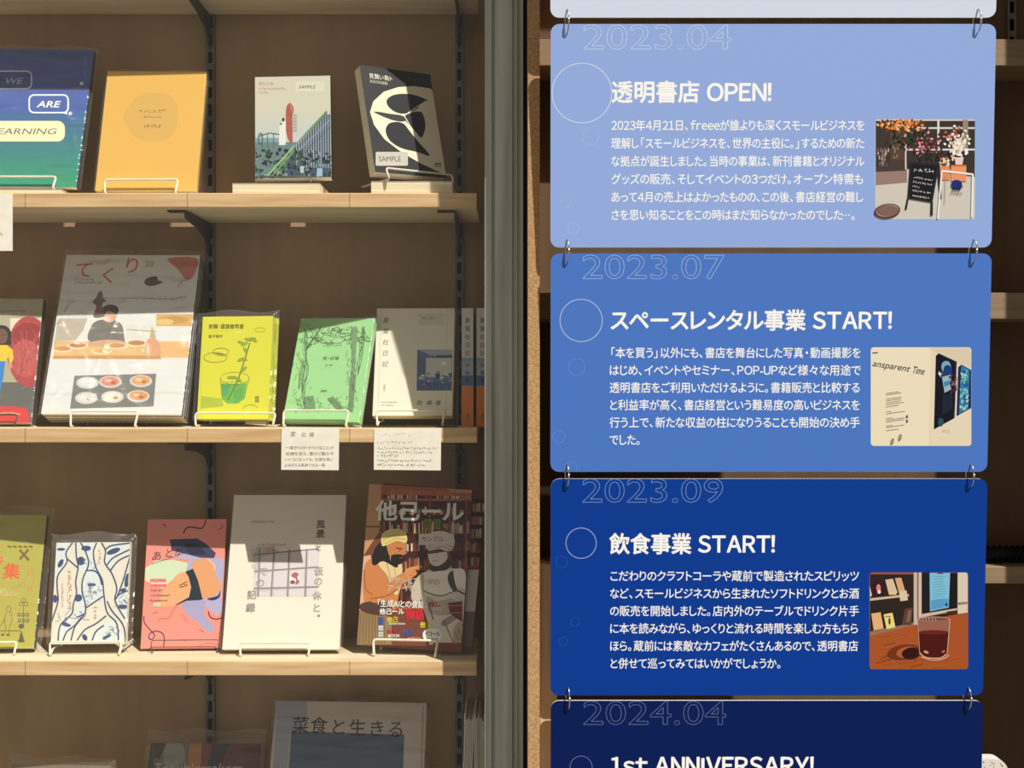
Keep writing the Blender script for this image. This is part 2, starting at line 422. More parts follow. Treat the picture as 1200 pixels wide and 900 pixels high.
# white patterned packet low at the right edge
a = at(1128, 893, 2.16); zb = a.z-.20
t = empty('paper_packet', Matrix.Translation((a.x, 2.16, zb)), 'white printed packet with rounded top behind the darkest sign, lower right corner', 'packet')
P = []; W_, H_ = .078, .205
for i in range(9): q = math.radians(90*i/8); P.append((W_-.022+.022*math.sin(q), H_-.022+.022*math.cos(q)))
prof = [(0, 0), (0, H_)] + P + [(W_, 0)]
b = MB(); b.prism(prof, 0, .03, ink((222, 218, 210), .6), 'y'); body = b.build('packet_body', t)
b = MB(); r = random.Random(5)
for i in range(44):
    x, z = r.uniform(.006, W_-.010), r.uniform(H_-.06, H_-.006); d = r.uniform(.002, .004)
    b.face([(x, -.0003, z), (x+d, -.0003, z+.0005), (x+d*.7, -.0003, z+.0018), (x+.001, -.0003, z+.002)], ink((70, 66, 62)))
b.build('printed_marks', t)
# narrow timber post directly behind the left edge of the signs
b = MB(); p0 = at(633, 664, 1.952); b.box(p0.x, p0.x+.026, 1.952, 1.985, 0, p0.z, M_POST)
b.v = [(x, y, z+(.006 if z > .5 and x < p0.x+.01 else 0)) for x, y, z in b.v]
tag(b.build('timber_post'), 'narrow pale timber post standing behind the left edge of the navy signs', 'post')

# ================================================================== the hanging sign panels
PT = math.radians(0)
KY = .0555                                     # the chain leans back: depth gained per metre downwards
ZT = ZC+(450-28)/F*1.87
LEAN = math.atan(KY)
def panel_pt(px, py):
    d = ray(px, py); Y = (1.87+KY*(ZT-ZC))/(1+KY*d.z); return Vector((d.x*Y, Y, ZC+d.z*Y))
WHITE = (250, 250, 248)
def panel_matrix(px, py):                       # local x right, z up the panel, -y towards the viewer
    p = panel_pt(px, py); return Matrix.Translation(p) @ Matrix.Rotation(LEAN, 4, 'X')
PW = .660
def panel(ytop, ybot, col, label, art=None):
    Mx = panel_matrix(645, ybot); top = panel_pt(645, ytop); h = (top-Mx.translation).length
    t = empty('sign_panel', Mx, label, 'sign', 'blue timeline signs hanging one below another')
    R = .013; P = []
    for cx, cz, a0 in ((PW-R, R, -90), (PW-R, h-R, 0), (R, h-R, 90), (R, R, 180)):
        for i in range(8): a = math.radians(a0+90*i/7); P.append((cx+R*math.cos(a), cz+R*math.sin(a)))
    b = MB(); fm = ink(col, .42, .15); em = ink((236, 238, 240), .5)
    n = len(P); b.v += [(x, 0, z) for x, z in P]+[(x, .003, z) for x, z in P]
    kf, ke = b.mi(fm), b.mi(em)
    b.f.append(tuple(range(n))); b.m.append(kf)
    b.f.append(tuple(n+i for i in reversed(range(n)))); b.m.append(ke)
    for i in range(n): b.f.append((i, n+i, n+(i+1) % n, (i+1) % n)); b.m.append(ke)
    b.build('board', t)
    rect = (.0005, PW-.0005, .0005, h-.0005)
    def cv(rough=.45): return Canvas(Mx, rect, 1e-5, rough, .15)
    if art: art(t, cv)
    return t
def body(c, lines, x, y0, dy, ends, size=13.6, colr=WHITE):
    for i, (tx, e) in enumerate(zip(lines, ends)):
        c.text(tx, x, y0+dy*i, size, colr, width=e-x, off=.010, up=False, wide=True)
def circles(t, cv, col, date, dx, dy, dw, dsz, rings, ocol):
    c = cv(); c.text(date, dx, dy, dsz, ocol, width=dw, outline=.9, off=.0)
    c.mb.build('date_outline', t)
    for cx, cy, r, wd, cc in rings:
        c = cv(); c.ring(cx, cy, r, r, cc, wd)
        if c.mb.f: c.mb.build('circle_outline', t)
def mixc(a, b, k): return tuple(int(a[i]*(1-k)+b[i]*k) for i in range(3))
C1, C2, C3, C4 = (146, 172, 230), (74, 119, 202), (6, 58, 150), (2, 27, 88)
C0 = (208, 218, 238)
# ---- photograph on the first sign: shop front with blackboard, flowers
def photo1(t, cv):
    c = cv(); c.zoom(1010, 130, .1556); r = random.Random(11)
    X0, Y0, X1, Y1 = 100, 62, 852, 815
    B = c.rr(X0, Y0, X1, Y1, 18, (206, 200, 192))
    c.poly([(104, 75), (852, 75), (850, 500), (700, 440), (560, 430), (330, 440), (104, 460)], (58, 52, 50))
    c.poly([(104, 440), (340, 430), (340, 540), (104, 560)], (150, 124, 116)); c.poly([(104, 425), (215, 370), (330, 375), (330, 450), (104, 460)], (74, 60, 56))
    c.rect_(104, 130, 210, 400, (64, 54, 50)); c.rect_(215, 150, 330, 370, (88, 68, 54))
    for i in range(30):
        x, y = r.uniform(112, 195), r.uniform(280, 395); c.rect_(x, y, x+10, y+26, r.choice(((150, 90, 80), (180, 170, 160), (90, 90, 110), (130, 120, 100))), up=False)
    for i in range(20):
        x, y = r.uniform(222, 310), r.uniform(170, 350); c.rect_(x, y, x+10, y+18, r.choice(((130, 90, 70), (150, 130, 110), (90, 80, 70))), up=False)
    c.up()
    c.rect_(440, 122, 850, 136, (212, 208, 204)); c.rect_(568, 66, 584, 290, (222, 218, 214)); c.rect_(330, 284, 850, 298, (220, 214, 210)); c.rect_(760, 66, 800, 300, (150, 136, 126)); c.rect_(324, 250, 336, 440, (206, 200, 196))
    for i in range(150):
        x, y = r.gauss(300, 85), r.gauss(100, 26)
        if 110 < x < 470 and 66 < y < 165: c.ell(x, y, 13, 9, r.choice(((232, 146, 60), (214, 120, 50), (240, 190, 150), (120, 60, 40), (90, 60, 40))), r.uniform(0, 180), 7, up=False)
    c.up()
    for i in range(70): 
        x, y = r.gauss(340, 60), r.gauss(215, 35); c.ell(x, y, 15, 7, r.choice(((34, 44, 34), (50, 66, 46), (24, 28, 26))), r.uniform(0, 180), 7, up=False)
    for i in range(90):
        x, y = r.gauss(480, 55), r.gauss(260, 45); c.ell(x, y, 14, 9, r.choice(((150, 50, 66), (110, 36, 50), (220, 160, 170), (60, 40, 40), (130, 90, 80))), r.uniform(0, 180), 7, up=False)
    for i in range(60):
        x, y = r.gauss(540, 60), r.gauss(340, 20); c.ell(x, y, 14, 8, r.choice(((30, 40, 32), (44, 54, 40), (80, 50, 50))), r.uniform(0, 180), 7, up=False)
    for i in range(40):
        x, y = r.gauss(680, 35), r.gauss(175, 28); c.ell(x, y, 12, 8, r.choice(((160, 70, 60), (110, 40, 40), (200, 150, 130))), r.uniform(0, 180), 7, up=False)
    for i in range(120):
        x, y = r.gauss(732, 34), r.gauss(260, 44); c.ell(x, y, 12, 9, r.choice(((246, 240, 230), (232, 222, 208), (200, 184, 160), (250, 248, 244))), r.uniform(0, 180), 7, up=False)
    for i in range(40):
        x, y = r.gauss(625, 26), r.gauss(375, 22); c.ell(x, y, 11, 8, r.choice(((240, 226, 200), (200, 120, 80), (90, 60, 50))), r.uniform(0, 180), 7, up=False)
    c.up(); c.poly([(695, 350), (765, 350), (755, 405), (705, 405)], (232, 206, 200))
    c.rect_(580, 415, 660, 520, (226, 142, 96)); c.rect_(670, 408, 785, 530, (236, 150, 104)); c.rect_(670, 408, 785, 420, (206, 120, 80))
    c.poly([(585, 390), (600, 660), (585, 670), (560, 400)], (44, 42, 44))
    c.poly([(362, 385), (582, 400), (530, 692), (342, 660)], (40, 40, 46)); c.poly([(374, 398), (568, 412), (520, 680), (356, 650)], (26, 27, 34))
    c.poly([(340, 655), (352, 660), (336, 745), (322, 742)], (40, 38, 40)); c.poly([(518, 685), (534, 690), (532, 790), (514, 786)], (40, 38, 40))
    c.scribble(392, 452, 6, 24, (230, 230, 230), 1.05, .12, seed=4, slope=.08)
    for y, n in ((505, 11), (538, 11), (572, 4), (602, 11), (640, 10)): c.scribble(372+(640-y)*.1, y, n, 13, (214, 214, 214), 1.0, .16, seed=y, slope=.18)
    c.line([(600, 455), (570, 812)], (238, 240, 240), 11); c.line([(600, 452), (836, 478)], (240, 242, 242), 13); c.line([(834, 478), (826, 800)], (236, 238, 238), 13)
    c.line([(630, 490), (622, 700)], (170, 168, 160), 4); 
    c.poly([(672, 560), (680, 530), (712, 520), (745, 532), (754, 566), (752, 578), (674, 572)], (34, 44, 120), smooth=True)
    for k in range(4): c.rect_(680+k*16, 574+k, 692+k*16, 596+k, (28, 34, 80), up=False)
    c.up(); c.text('透明書店', 662, 622, 20, (90, 90, 90), width=92, end=(758, 632))
    c.ell(190, 754, 98, 54, (70, 52, 50), -8); c.ell(190, 752, 88, 46, (160, 128, 116), -8)
    for k in range(-8, 9):
        x = 190+k*10; hh = 42*math.sqrt(max(0, 1-(k/8.8)**2)); c.line([(x-8, 752-hh), (x+8, 752+hh)], (84, 64, 60), 5, up=False)
    c.mb.build('photo_print', t)
def photo2(t, cv):
    c = cv(); c.zoom(1010, 400, .1445); r = random.Random(12)
    c.rr(72, 48, 888, 848, 26, (232, 222, 196)); c.poly([(560, 50), (860, 50), (886, 80), (886, 820), (860, 846), (540, 846)], (226, 213, 189)); c.poly([(540, 54), (870, 54), (886, 90), (886, 215), (620, 96)], (216, 202, 180))
    c.line([(84, 96), (128, 92)], (40, 46, 70), 9)
    c.text('ansparent', 80, 200, 74, (36, 44, 72), width=305, end=(390, 248), shear=.3, off=.012); c.text('Time', 405, 258, 84, (36, 44, 72), width=98, end=(500, 272), shear=.25, off=.012)
    for y, a, n in ((424, 300, 1), (436, 320, 1), (470, 320, 1), (484, 320, 1), (500, 318, 1), (516, 340, 1), (534, 300, 1), (575, 240, 1), (590, 350, 1), (628, 250, 1), (642, 345, 1), (656, 345, 1), (688, 250, 1), (700, 345, 1), (726, 300, 1)):
        c.line([(195, y), (a, y-22*(a-195)/150)], (110, 104, 92), 5, up=False)
    c.up()
    for x, y in ((365, 612), (365, 648)): c.ell(x, y, 9, 15, (90, 82, 74), 10, 12)
    for x, y in ((245, 815), (308, 782)): c.ell(x, y, 13, 30, (110, 100, 88), 20, 14); c.line([(x-10, y+14), (x+12, y-16)], (222, 208, 186), 5)
    c.poly([(600, 118), (622, 96), (770, 165), (752, 622), (584, 714)], (20, 18, 34)); c.poly([(622, 96), (770, 165), (752, 622), (740, 628), (752, 170), (616, 104)], (44, 36, 60))
    c.ell(686, 250, 44, 96, (32, 66, 112), 4); c.ell(682, 205, 38, 46, (120, 168, 190)); c.ell(694, 232, 32, 40, (24, 60, 120)); c.ell(690, 210, 20, 16, (32, 52, 100))
    c.poly([(650, 290), (720, 270), (724, 390), (670, 418)], (150, 178, 196)); c.poly([(662, 330), (724, 312), (722, 350), (668, 370)], (60, 140, 172))
    c.poly([(618, 262), (630, 240), (636, 258), (652, 262), (638, 272), (640, 292), (628, 276)], (214, 222, 226))
    for i in range(22): c.ell(r.gauss(742, 12), r.gauss(350, 60), 9, 12, r.choice(((96, 40, 62), (140, 100, 96), (60, 30, 54))), 0, 7, up=False)
    for i in range(10): c.line([(660+8*i, 430), (655+8*i, 600-6*i)], (34, 60, 78), 3, up=False)
    c.ell(640, 655, 22, 34, (40, 84, 96))
    c.poly([(782, 208), (806, 188), (886, 232), (886, 540), (768, 606)], (22, 40, 84)); c.poly([(806, 196), (872, 230), (862, 548), (786, 590)], (44, 124, 176))
    for i in range(46): c.ell(r.uniform(800, 858), r.uniform(230, 560), r.uniform(8, 18), r.uniform(6, 14), r.choice(((70, 168, 206), (180, 206, 180), (30, 84, 150), (120, 190, 200), (150, 180, 120))), r.uniform(0, 180), 8, up=False)
    c.scribble(650, 735, 3, 18, (150, 136, 124), 1, .1); c.mb.build('photo_print', t)
def photo3(t, cv):
    c = cv(); c.zoom(1010, 660, .1445); r = random.Random(13)
    c.rr(62, 75, 862, 860, 24, (166, 82, 40))
    c.poly([(66, 90), (856, 90), (858, 400), (450, 470), (66, 575)], (44, 34, 32))
    c.poly([(66, 285), (380, 250), (382, 268), (66, 305)], (206, 180, 156)); c.poly([(66, 555), (430, 480), (440, 500), (66, 590)], (150, 110, 90))
    c.poly([(62, 180), (82, 260), (66, 280)], (210, 196, 180)); c.poly([(90, 150), (160, 145), (185, 250), (100, 262)], (60, 20, 34)); c.ell(135, 200, 18, 30, (220, 130, 130)); c.ell(140, 232, 14, 16, (235, 220, 214))
    c.poly([(190, 135), (250, 125), (290, 240), (220, 256)], (214, 190, 160)); c.poly([(268, 120), (320, 118), (350, 225), (298, 232)], (212, 168, 124)); c.poly([(300, 230), (362, 220), (374, 300), (312, 308)], (216, 196, 168)); c.rect_(220, 232, 280, 256, (226, 196, 150))
    c.poly([(76, 408), (152, 398), (176, 530), (96, 545)], (224, 176, 122)); c.poly([(176, 415), (248, 402), (272, 520), (200, 535)], (230, 214, 130)); c.ell(224, 470, 9, 30, (60, 60, 30)); c.rect_(190, 428, 235, 436, (120, 110, 60))
    c.poly([(350, 370), (412, 360), (400, 500), (325, 500)], (96, 62, 52)); c.poly([(375, 385), (400, 382), (390, 470), (360, 480)], (130, 96, 84))
    c.rect_(420, 75, 450, 500, (196, 180, 172)); c.rect_(450, 75, 458, 470, (70, 50, 44)); c.rect_(458, 75, 484, 455, (214, 186, 166)); c.rect_(486, 75, 552, 420, (30, 28, 34)); c.poly([(548, 78), (716, 78), (704, 360), (552, 390)], (110, 178, 214)); c.poly([(556, 84), (712, 84), (700, 352), (558, 380)], (126, 188, 220))
    for k in range(12): c.line([(575, 110+21*k), (690-r.uniform(0, 40), 106+20*k)], (84, 140, 176), 4, up=False)
    c.poly([(560, 300), (700, 288), (700, 350), (560, 378)], (84, 156, 204)); c.rect_(676, 325, 694, 345, (30, 40, 70)); c.poly([(612, 78), (660, 78), (660, 86), (612, 86)], (30, 60, 100))
    c.poly([(718, 78), (776, 78), (772, 372), (712, 362)], (26, 24, 28)); c.poly([(776, 75), (850, 75), (858, 100), (858, 400), (776, 412)], (214, 200, 180)); c.poly([(772, 318), (856, 312), (856, 330), (772, 340)], (140, 120, 110)); c.poly([(484, 412), (772, 364), (772, 384), (484, 440)], (206, 180, 160)); c.poly([(690, 392), (772, 380), (772, 412), (660, 430)], (60, 40, 36))
    for k in range(26):
        y = r.uniform(590, 850); x = r.uniform(66, 700); c.line([(x, y), (x+r.uniform(60, 150), y-r.uniform(14, 36))], r.choice(((186, 96, 48), (148, 70, 34), (176, 90, 46))), r.uniform(3, 8), up=False)
    c.up(); c.ell(340, 720, 135, 60, (112, 50, 26), -8); c.ell(370, 722, 92, 46, (170, 92, 52), -8); c.ell(400, 730, 78, 48, (62, 22, 18), -8); c.ell(390, 728, 62, 38, (48, 18, 16), -8)
    c.poly([(452, 452), (715, 455), (690, 745), (640, 778), (520, 775), (468, 740)], (150, 96, 80)); c.poly([(458, 560), (706, 556), (688, 735), (640, 765), (520, 762), (470, 728)], (74, 20, 18)); c.ell(582, 560, 124, 18, (104, 34, 30))
    c.ell(582, 452, 132, 20, (176, 140, 128)); c.ell(582, 454, 122, 15, (120, 76, 64)); c.line([(452, 455), (468, 735)], (210, 170, 160), 4); c.line([(714, 455), (690, 740)], (214, 178, 168), 5)
    c.line([(470, 725), (500, 755), (560, 770), (640, 766), (684, 735)], (226, 170, 140), 8, smooth=True); c.ell(520, 720, 22, 10, (220, 150, 120), 20); c.ell(660, 715, 16, 10, (180, 90, 70), -30); c.line([(480, 760), (560, 785), (650, 778), (706, 745)], (206, 150, 116), 12, smooth=True)
    for k in range(6): c.line([(462+26*k, 440), (470+26*k, 468)], (196, 160, 150), 5, up=False)
    c.mb.build('photo_print', t)
def letters(t, cv, title, tx, ty, tw, lines, x, y0, dy, ends, tsz=27):
    c = cv(); c.text(title, tx, ty, tsz, WHITE, width=tw, off=.032, wide=True); c.mb.build('title_lettering', t)
    c = cv(); body(c, lines, x, y0, dy, ends); c.mb.build('body_lettering', t)
def art1(t, cv):
    circles(t, cv, C1, '2023.04', 682, 57.5, 176, 41, [(682, 109, 35, .9, mixc(C1, WHITE, .65)), (692, 160, 9.5, .7, mixc(C1, WHITE, .2)), (663, 237, 6, .7, mixc(C1, WHITE, .2)), (672, 268, 6.5, .7, mixc(C1, WHITE, .2))], mixc(C1, WHITE, .45))
    letters(t, cv, '透明書店 OPEN!', 716, 118, 188, ['2023年4月21日、freeeが誰よりも深くスモールビジネスを', '理解し「スモールビジネスを、世界の主役に。」するための新た', 'な拠点が誕生しました。当時の事業は、新刊書籍とオリジナル', 'グッズの販売、そしてイベントの3つだけ。オープン特需も', 'あって4月の売上はよかったものの、この後、書店経営の難し', 'さを思い知ることをこの時はまだ知らなかったのでした⋯。'], 716, 152, 21, (1013.5, 1013, 1013, 1012, 1012, 1004))
    photo1(t, cv)
def art2(t, cv):
    circles(t, cv, C2, '2023.07', 681, 326.5, 168, 40, [(681, 375.5, 24.8, .9, mixc(C2, WHITE, .6)), (676, 430, 9.8, .7, mixc(C2, WHITE, .16)), (655, 512, 7, .7, mixc(C2, WHITE, .16)), (669, 548, 7, .7, mixc(C2, WHITE, .16))], mixc(C2, WHITE, .42))
    letters(t, cv, 'スペースレンタル事業 START!', 715, 385, 330, ['「本を買う」以外にも、書店を舞台にした写真・動画撮影を', 'はじめ、イベントやセミナー、POP-UPなど様々な用途で', '透明書店をご利用いただけるように。書籍販売と比較する', 'と利益率が高く、書店経営という難易度の高いビジネスを', '行う上で、新たな収益の柱になりうることも開始の決め手', 'でした。'], 714, 418.5, 20.4, (1009, 1009, 1008, 1008, 1008, 752), 26)
    photo2(t, cv)
def art3(t, cv):
    circles(t, cv, C3, '2023.09', 681, 588.5, 168, 40, [(681, 636.5, 17.8, .9, mixc(C3, WHITE, .6)), (658, 658.5, 6.8, .7, mixc(C3, WHITE, .13)), (674, 729, 5, .7, mixc(C3, WHITE, .13)), (660, 752, 5, .7, mixc(C3, WHITE, .13))], mixc(C3, WHITE, .42))
    letters(t, cv, '飲食事業 START!', 714, 647, 194, ['こだわりのクラフトコーラや蔵前で製造されたスピリッツ', 'など、スモールビジネスから生まれたソフトドリンクとお酒', 'の販売を開始しました。店内外のテーブルでドリンク片手', 'に本を読みながら、ゆっくりと流れる時間を楽しむ方もちら', 'ほら。蔵前には素敵なカフェがたくさんあるので、透明書店', 'と併せて巡ってみてはいかがでしょうか。'], 714.5, 680, 20.5, (1007, 1007, 1007, 1006, 1006, 917), 26)
    photo3(t, cv)
def art4(t, cv):
    circles(t, cv, C4, '2024.04', 682, 849, 170, 40, [(681, 899, 13, .8, mixc(C4, WHITE, .4)), (690, 930, 7, .7, mixc(C4, WHITE, .13))], mixc(C4, WHITE, .34))
    c = cv(); c.text('1st ANNIVERSARY!', 714.5, 907, 27, WHITE, width=239, off=.032, wide=True); c.mb.build('title_lettering', t)
panel(-238, 20.5, C0, 'palest, nearly white sign panel cut off by the top edge, above the light blue one')
panel(28, 290, C1, 'light blue sign panel with white Japanese text headed OPEN and a shopfront photo', art1)
panel(297, 553, C2, 'medium blue sign panel with white Japanese text and a gallery wall photo', art2)
panel(561, 815, C3, 'deep royal blue sign panel with white text and a photo of a drink glass', art3)
panel(821, 1076, C4, 'navy sign panel with the words 1st ANNIVERSARY, cut off at the bottom', art4)
# binder rings through the panel edges
def ring(px, py, label):
    p = panel_pt(px, py); R_ = .0175
    Mx = Matrix.Translation(p+Vector((0, .0015, 0))) @ Matrix.Rotation(LEAN, 4, 'X') @ Matrix.Rotation(math.radians(12), 4, 'Z')
    t = empty('binder_ring', Mx, label, 'ring', 'nickel rings linking the signs')
    b = MB(); b.tube([(0, R_*.62*math.cos(a), R_*math.sin(a)) for a in [2*math.pi*i/28 for i in range(28)]], .0011, M_RING, 8, True); b.build('wire_loop', t, True)
    b = MB(); b.tube([(0, -R_*.62+.0, -.004), (0, -R_*.62, .004)], .0017, M_RING, 8); b.build('hinge_sleeve', t, True)
lv = (('palest and the light blue signs', 664.5, 1145.5, 24.5), ('light blue and the medium blue signs', 664.5, 1140.5, 294), ('medium blue and the royal blue signs', 664.5, 1137, 557.5), ('royal blue and the navy signs', 665.5, 1134, 818.5))
for nm, x0, x1, y in lv:
    ring(x0, y, 'left metal ring linking the '+nm); ring(x1, y, 'right metal ring linking the '+nm)

# ================================================================== books
def fit(cor, Yb, lean0, yaw0, roll0, sl=4, sy=6, sr=3):
    """finds position, size and tilt of a real rectangle whose corners project to the measured ones"""
    cor = np.array(cor, float)                   # BL BR TR TL
    def mat(p):
        X, Z, w, h, le, ya, ro = p
        return Matrix.Translation((X, Yb, Z)) @ Matrix.Rotation(ya, 4, 'Z') @ Matrix.Rotation(-le, 4, 'X') @ Matrix.Rotation(ro, 4, 'Y')
    def res(p):
        m = mat(p); w, h = p[2], p[3]; r = []
        for (u, v), c in zip(((-w/2, 0), (w/2, 0), (w/2, h), (-w/2, h)), cor):
            q = m @ Vector((u, 0, v)); r += [600+F*q.x/q.y-c[0], 450-F*(q.z-ZC)/q.y-c[1]]
        D = math.degrees
        return np.array(r+[(D(p[4])-lean0)/sl, (D(p[5])-yaw0)/sy, (D(p[6])-roll0)/sr])
    bc = (cor[0]+cor[1])/2; p0 = at(bc[0], bc[1], Yb)
    p = np.array([p0.x, p0.z, (cor[1]-cor[0])[0]*Yb/F, (cor[0]-cor[3])[1]*Yb/F, math.radians(lean0), math.radians(yaw0), math.radians(roll0)])
    for _ in range(30):
        r = res(p); J = np.zeros((len(r), 7))
        for i in range(7):
            q = p.copy(); q[i] += 1e-5; J[:, i] = (res(q)-r)/1e-5
        d = np.linalg.lstsq(J.T@J+1e-9*np.eye(7), -J.T@r, rcond=None)[0]; p = p+d
        if np.abs(d).max() < 1e-8: break
    return mat(p), p
class Book: pass
def book(name, label, cat, cor, Yb, T, col, lean=16, yaw=0, roll=0, spine='right', spine_col=None, hard=False, group='books facing out on the shelves', page_m=None, over=.0012, sl=4, sy=6, sr=3, rough=.42, shelf=None):
    Mx, p = fit(cor, Yb, lean, yaw, roll, sl, sy, sr)
    B = Book(); B.M = Mx; B.w, B.h = p[2], p[3]; B.T = T; B.p = p
    w, h = B.w, B.h
    if shelf is not None:
        low = min((Mx @ Vector((x, y, 0))).z for x in (-w/2, w/2) for y in (0, T)); B.low = low-S_TOP[shelf]
        print('BOOK %-14s w%.3f h%.3f lean%5.1f yaw%5.1f roll%5.1f low%+.4f back%.3f' % (name, w, h, *[math.degrees(q) for q in p[4:]], B.low, max((Mx @ Vector((x, T, h))).y for x in (-w/2, w/2))))
    t = empty(name, Mx, label, cat, group); B.root = t
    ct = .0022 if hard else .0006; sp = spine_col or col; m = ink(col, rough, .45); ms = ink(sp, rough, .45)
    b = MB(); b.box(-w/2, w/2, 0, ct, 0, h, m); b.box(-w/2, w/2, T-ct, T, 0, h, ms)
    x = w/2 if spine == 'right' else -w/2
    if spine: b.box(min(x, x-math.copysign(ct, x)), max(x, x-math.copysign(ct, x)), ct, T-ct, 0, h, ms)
    B.mb = b; B.cv = Canvas(Mx, (-w/2+.0003, w/2-.0003, .0003, h-.0003), rough=rough)
    g = MB(); i_ = .003 if hard else .0007
    xs0, xs1 = (-w/2+i_, w/2-ct-.0001) if spine == 'right' else ((-w/2+ct+.0001, w/2-i_) if spine == 'left' else (-w/2+i_, w/2-i_))
    g.box(xs0, xs1, ct+.0001, T-ct-.0001, i_, h-i_, page_m or M_PAGEV); B.pg = g
    B.shelf = shelf
    return B
def done(B):
    B.cv.into(B.mb); B.mb.build('cover', B.root); B.pg.build('page_block', B.root)
def sleeve(B, side=.006, top=.012, amp=.0012, creases=10, seed=1, bottom=.001, n=(90, 110), film_m=None):
    """clear bag around the book: front and back film welded along the sides, with pressed creases"""
    r = random.Random(seed); w, h, T = B.w, B.h, B.T; b = MB(); k = b.mi(film_m or M_SLEEVE); nu, nv = n
    cs = []
    for _ in range(creases):
        a = r.uniform(0, math.pi); cs.append((r.uniform(-w/2, w/2), r.uniform(0, h), math.cos(a), math.sin(a), r.uniform(.3, 1)*amp*r.choice((1, 1, -.4)), r.uniform(.003, .008), r.uniform(.02, .09)))
    def crease(x, z):
        s_ = 0
        for cx, cz, ca, sa, am, wd, ln in cs:
            d = (x-cx)*sa-(z-cz)*ca; l_ = (x-cx)*ca+(z-cz)*sa; s_ += am*math.exp(-(d/wd)**2-(l_/ln)**2)
        return s_
    for front in (True, False):
        base = len(b.v)
        for j in range(nv+1):
            for i in range(nu+1):
                x = (-w/2-side)+(w+2*side)*i/nu; z = -bottom+(h+top+bottom)*j/nv
                ex = max(0, abs(x)-w/2)/side; ez = max(0, z-h)/top; e = min(1, max(ex, ez)); e = e*e*(3-2*e)
                d = .0017+max(0, crease(x, z))*(1-.3*e) + .0004*math.sin(x*140+seed)*math.sin(z*90)
                d = max(d, .0013)
                y = (-d if front else T+.0014)*(1-e)+(T*.5+(.0006 if not front else -.0006)+min(crease(x, z), T*.35)*(.9 if T > .011 else .4))*e
                if ez > .1: x += .003*math.sin(z*300+x*50+seed)*ez; z += .003*ez*math.sin(x*60+seed)
                b.v.append((x, y, z))
        for j in range(nv):
            for i in range(nu):
                q = base+j*(nu+1)+i; f = (q, q+1, q+nu+2, q+nu+1); b.f.append(f if front else f[::-1]); b.m.append(k)
    o = b.build('plastic_sleeve', B.root, True); o['label'] = 'clear crinkled plastic sleeve'; return o
def stand(B, x0, x1, lip, label, mat=None, r=.0019, shelf=None, floor=None, back=True):
    """bent wire book stand: front lip with two runners on the shelf and a backrest hoop"""
    mat = mat or M_WIRE; zf = (floor if floor is not None else S_TOP[shelf])+r+.0002
    yaw = B.p[5]; le = B.p[4]
    Rz = Matrix.Rotation(yaw, 4, 'Z'); base = B.M.translation
    Mx = Matrix.Translation((base.x, base.y, zf-r)) @ Rz
    t = empty('book_stand', Mx, label, 'book stand', 'bent wire book stands')
    I = Mx.inverted()
    def loc(px, py):
        d = I.to_3x3() @ ray(px, py); o = I @ Vector((0, 0, ZC)); tt = (-.008-o.y)/d.y; return o+d*tt
    a = loc(x0, lip); c = loc(x1, lip); xa, xc = a.x, c.x; zl = (a.z+c.z)/2
    zb = max(B.M.translation.z-zf+r, .003)
    deep = min(.085, 2.292-base.y)
    low = min((B.M @ Vector((x, y, 0))).z for x in (-B.w/2, B.w/2) for y in (0, B.T)); zr = max(r, low-(zf-r)-r-.0030)
    if zr > 3*r: side = lambda x: [(x, deep, r), (x, deep-.004, zr), (x, -.004, zr), (x, -.010, zr*.5), (x, -.017, r)]
    elif low-(zf-r) > 2*r+.0028: side = lambda x: [(x, deep, r), (x, -.016, r)]
    else: side = lambda x: [(x, -.0075, r), (x, -.017, r)]
    pts = side(xa+.003)+[(xa, -.008, zl), (xc, -.008, zl)]+side(xc-.003)[::-1]
    b = MB(); b.tube(fillet(pts, .006), r, mat, 8); b.build('front_lip', t, True)
    if back:
        oy = B.T/math.cos(le)+.0062; hh = min(.62*B.h, (2.300-base.y-oy)/max(math.tan(le), .05))
        xl, xr = max(xa+.006, -B.w/2+.012), min(xc-.006, B.w/2-.012)
        if hh > .02:
            def bk(x, z): return (x, oy+math.tan(le)*z, z)
            q = [(xl, min(deep, oy+.001), zr), bk(xl, zr+.008), bk(xl, hh), bk(xr, hh), bk(xr, zr+.008), (xr, min(deep, oy+.001), zr)]
            b = MB(); b.tube(fillet(q, .008), r, mat, 8); b.build('backrest', t, True)
    return t
def flat(name, label, px0, px1, shelf, th, Y, depth, sleeve_=False, col=(236, 226, 200)):
    x0 = (px0-600)/F*Y; x1 = (px1-600)/F*Y; z = S_TOP[shelf]+.0003
    t = empty(name, Matrix.Translation((x0, Y, z)), label, 'book', 'books lying flat as plinths'); w_ = x1-x0
    b = MB(); b.box(0, w_, 0, depth, 0, .0008, ink((210, 204, 190))); b.box(0, w_, 0, depth, th-.0008, th, ink((214, 208, 196))); b.box(0, w_, depth-.0008, depth, .0008, th-.0008, ink((214, 208, 196))); b.build('cover', t)
    b = MB(); b.box(.0006, w_-.0006, .0006, depth-.001, .0009, th-.0009, M_PAGE); b.build('page_block', t)
    return t

INKC = (44, 40, 36)
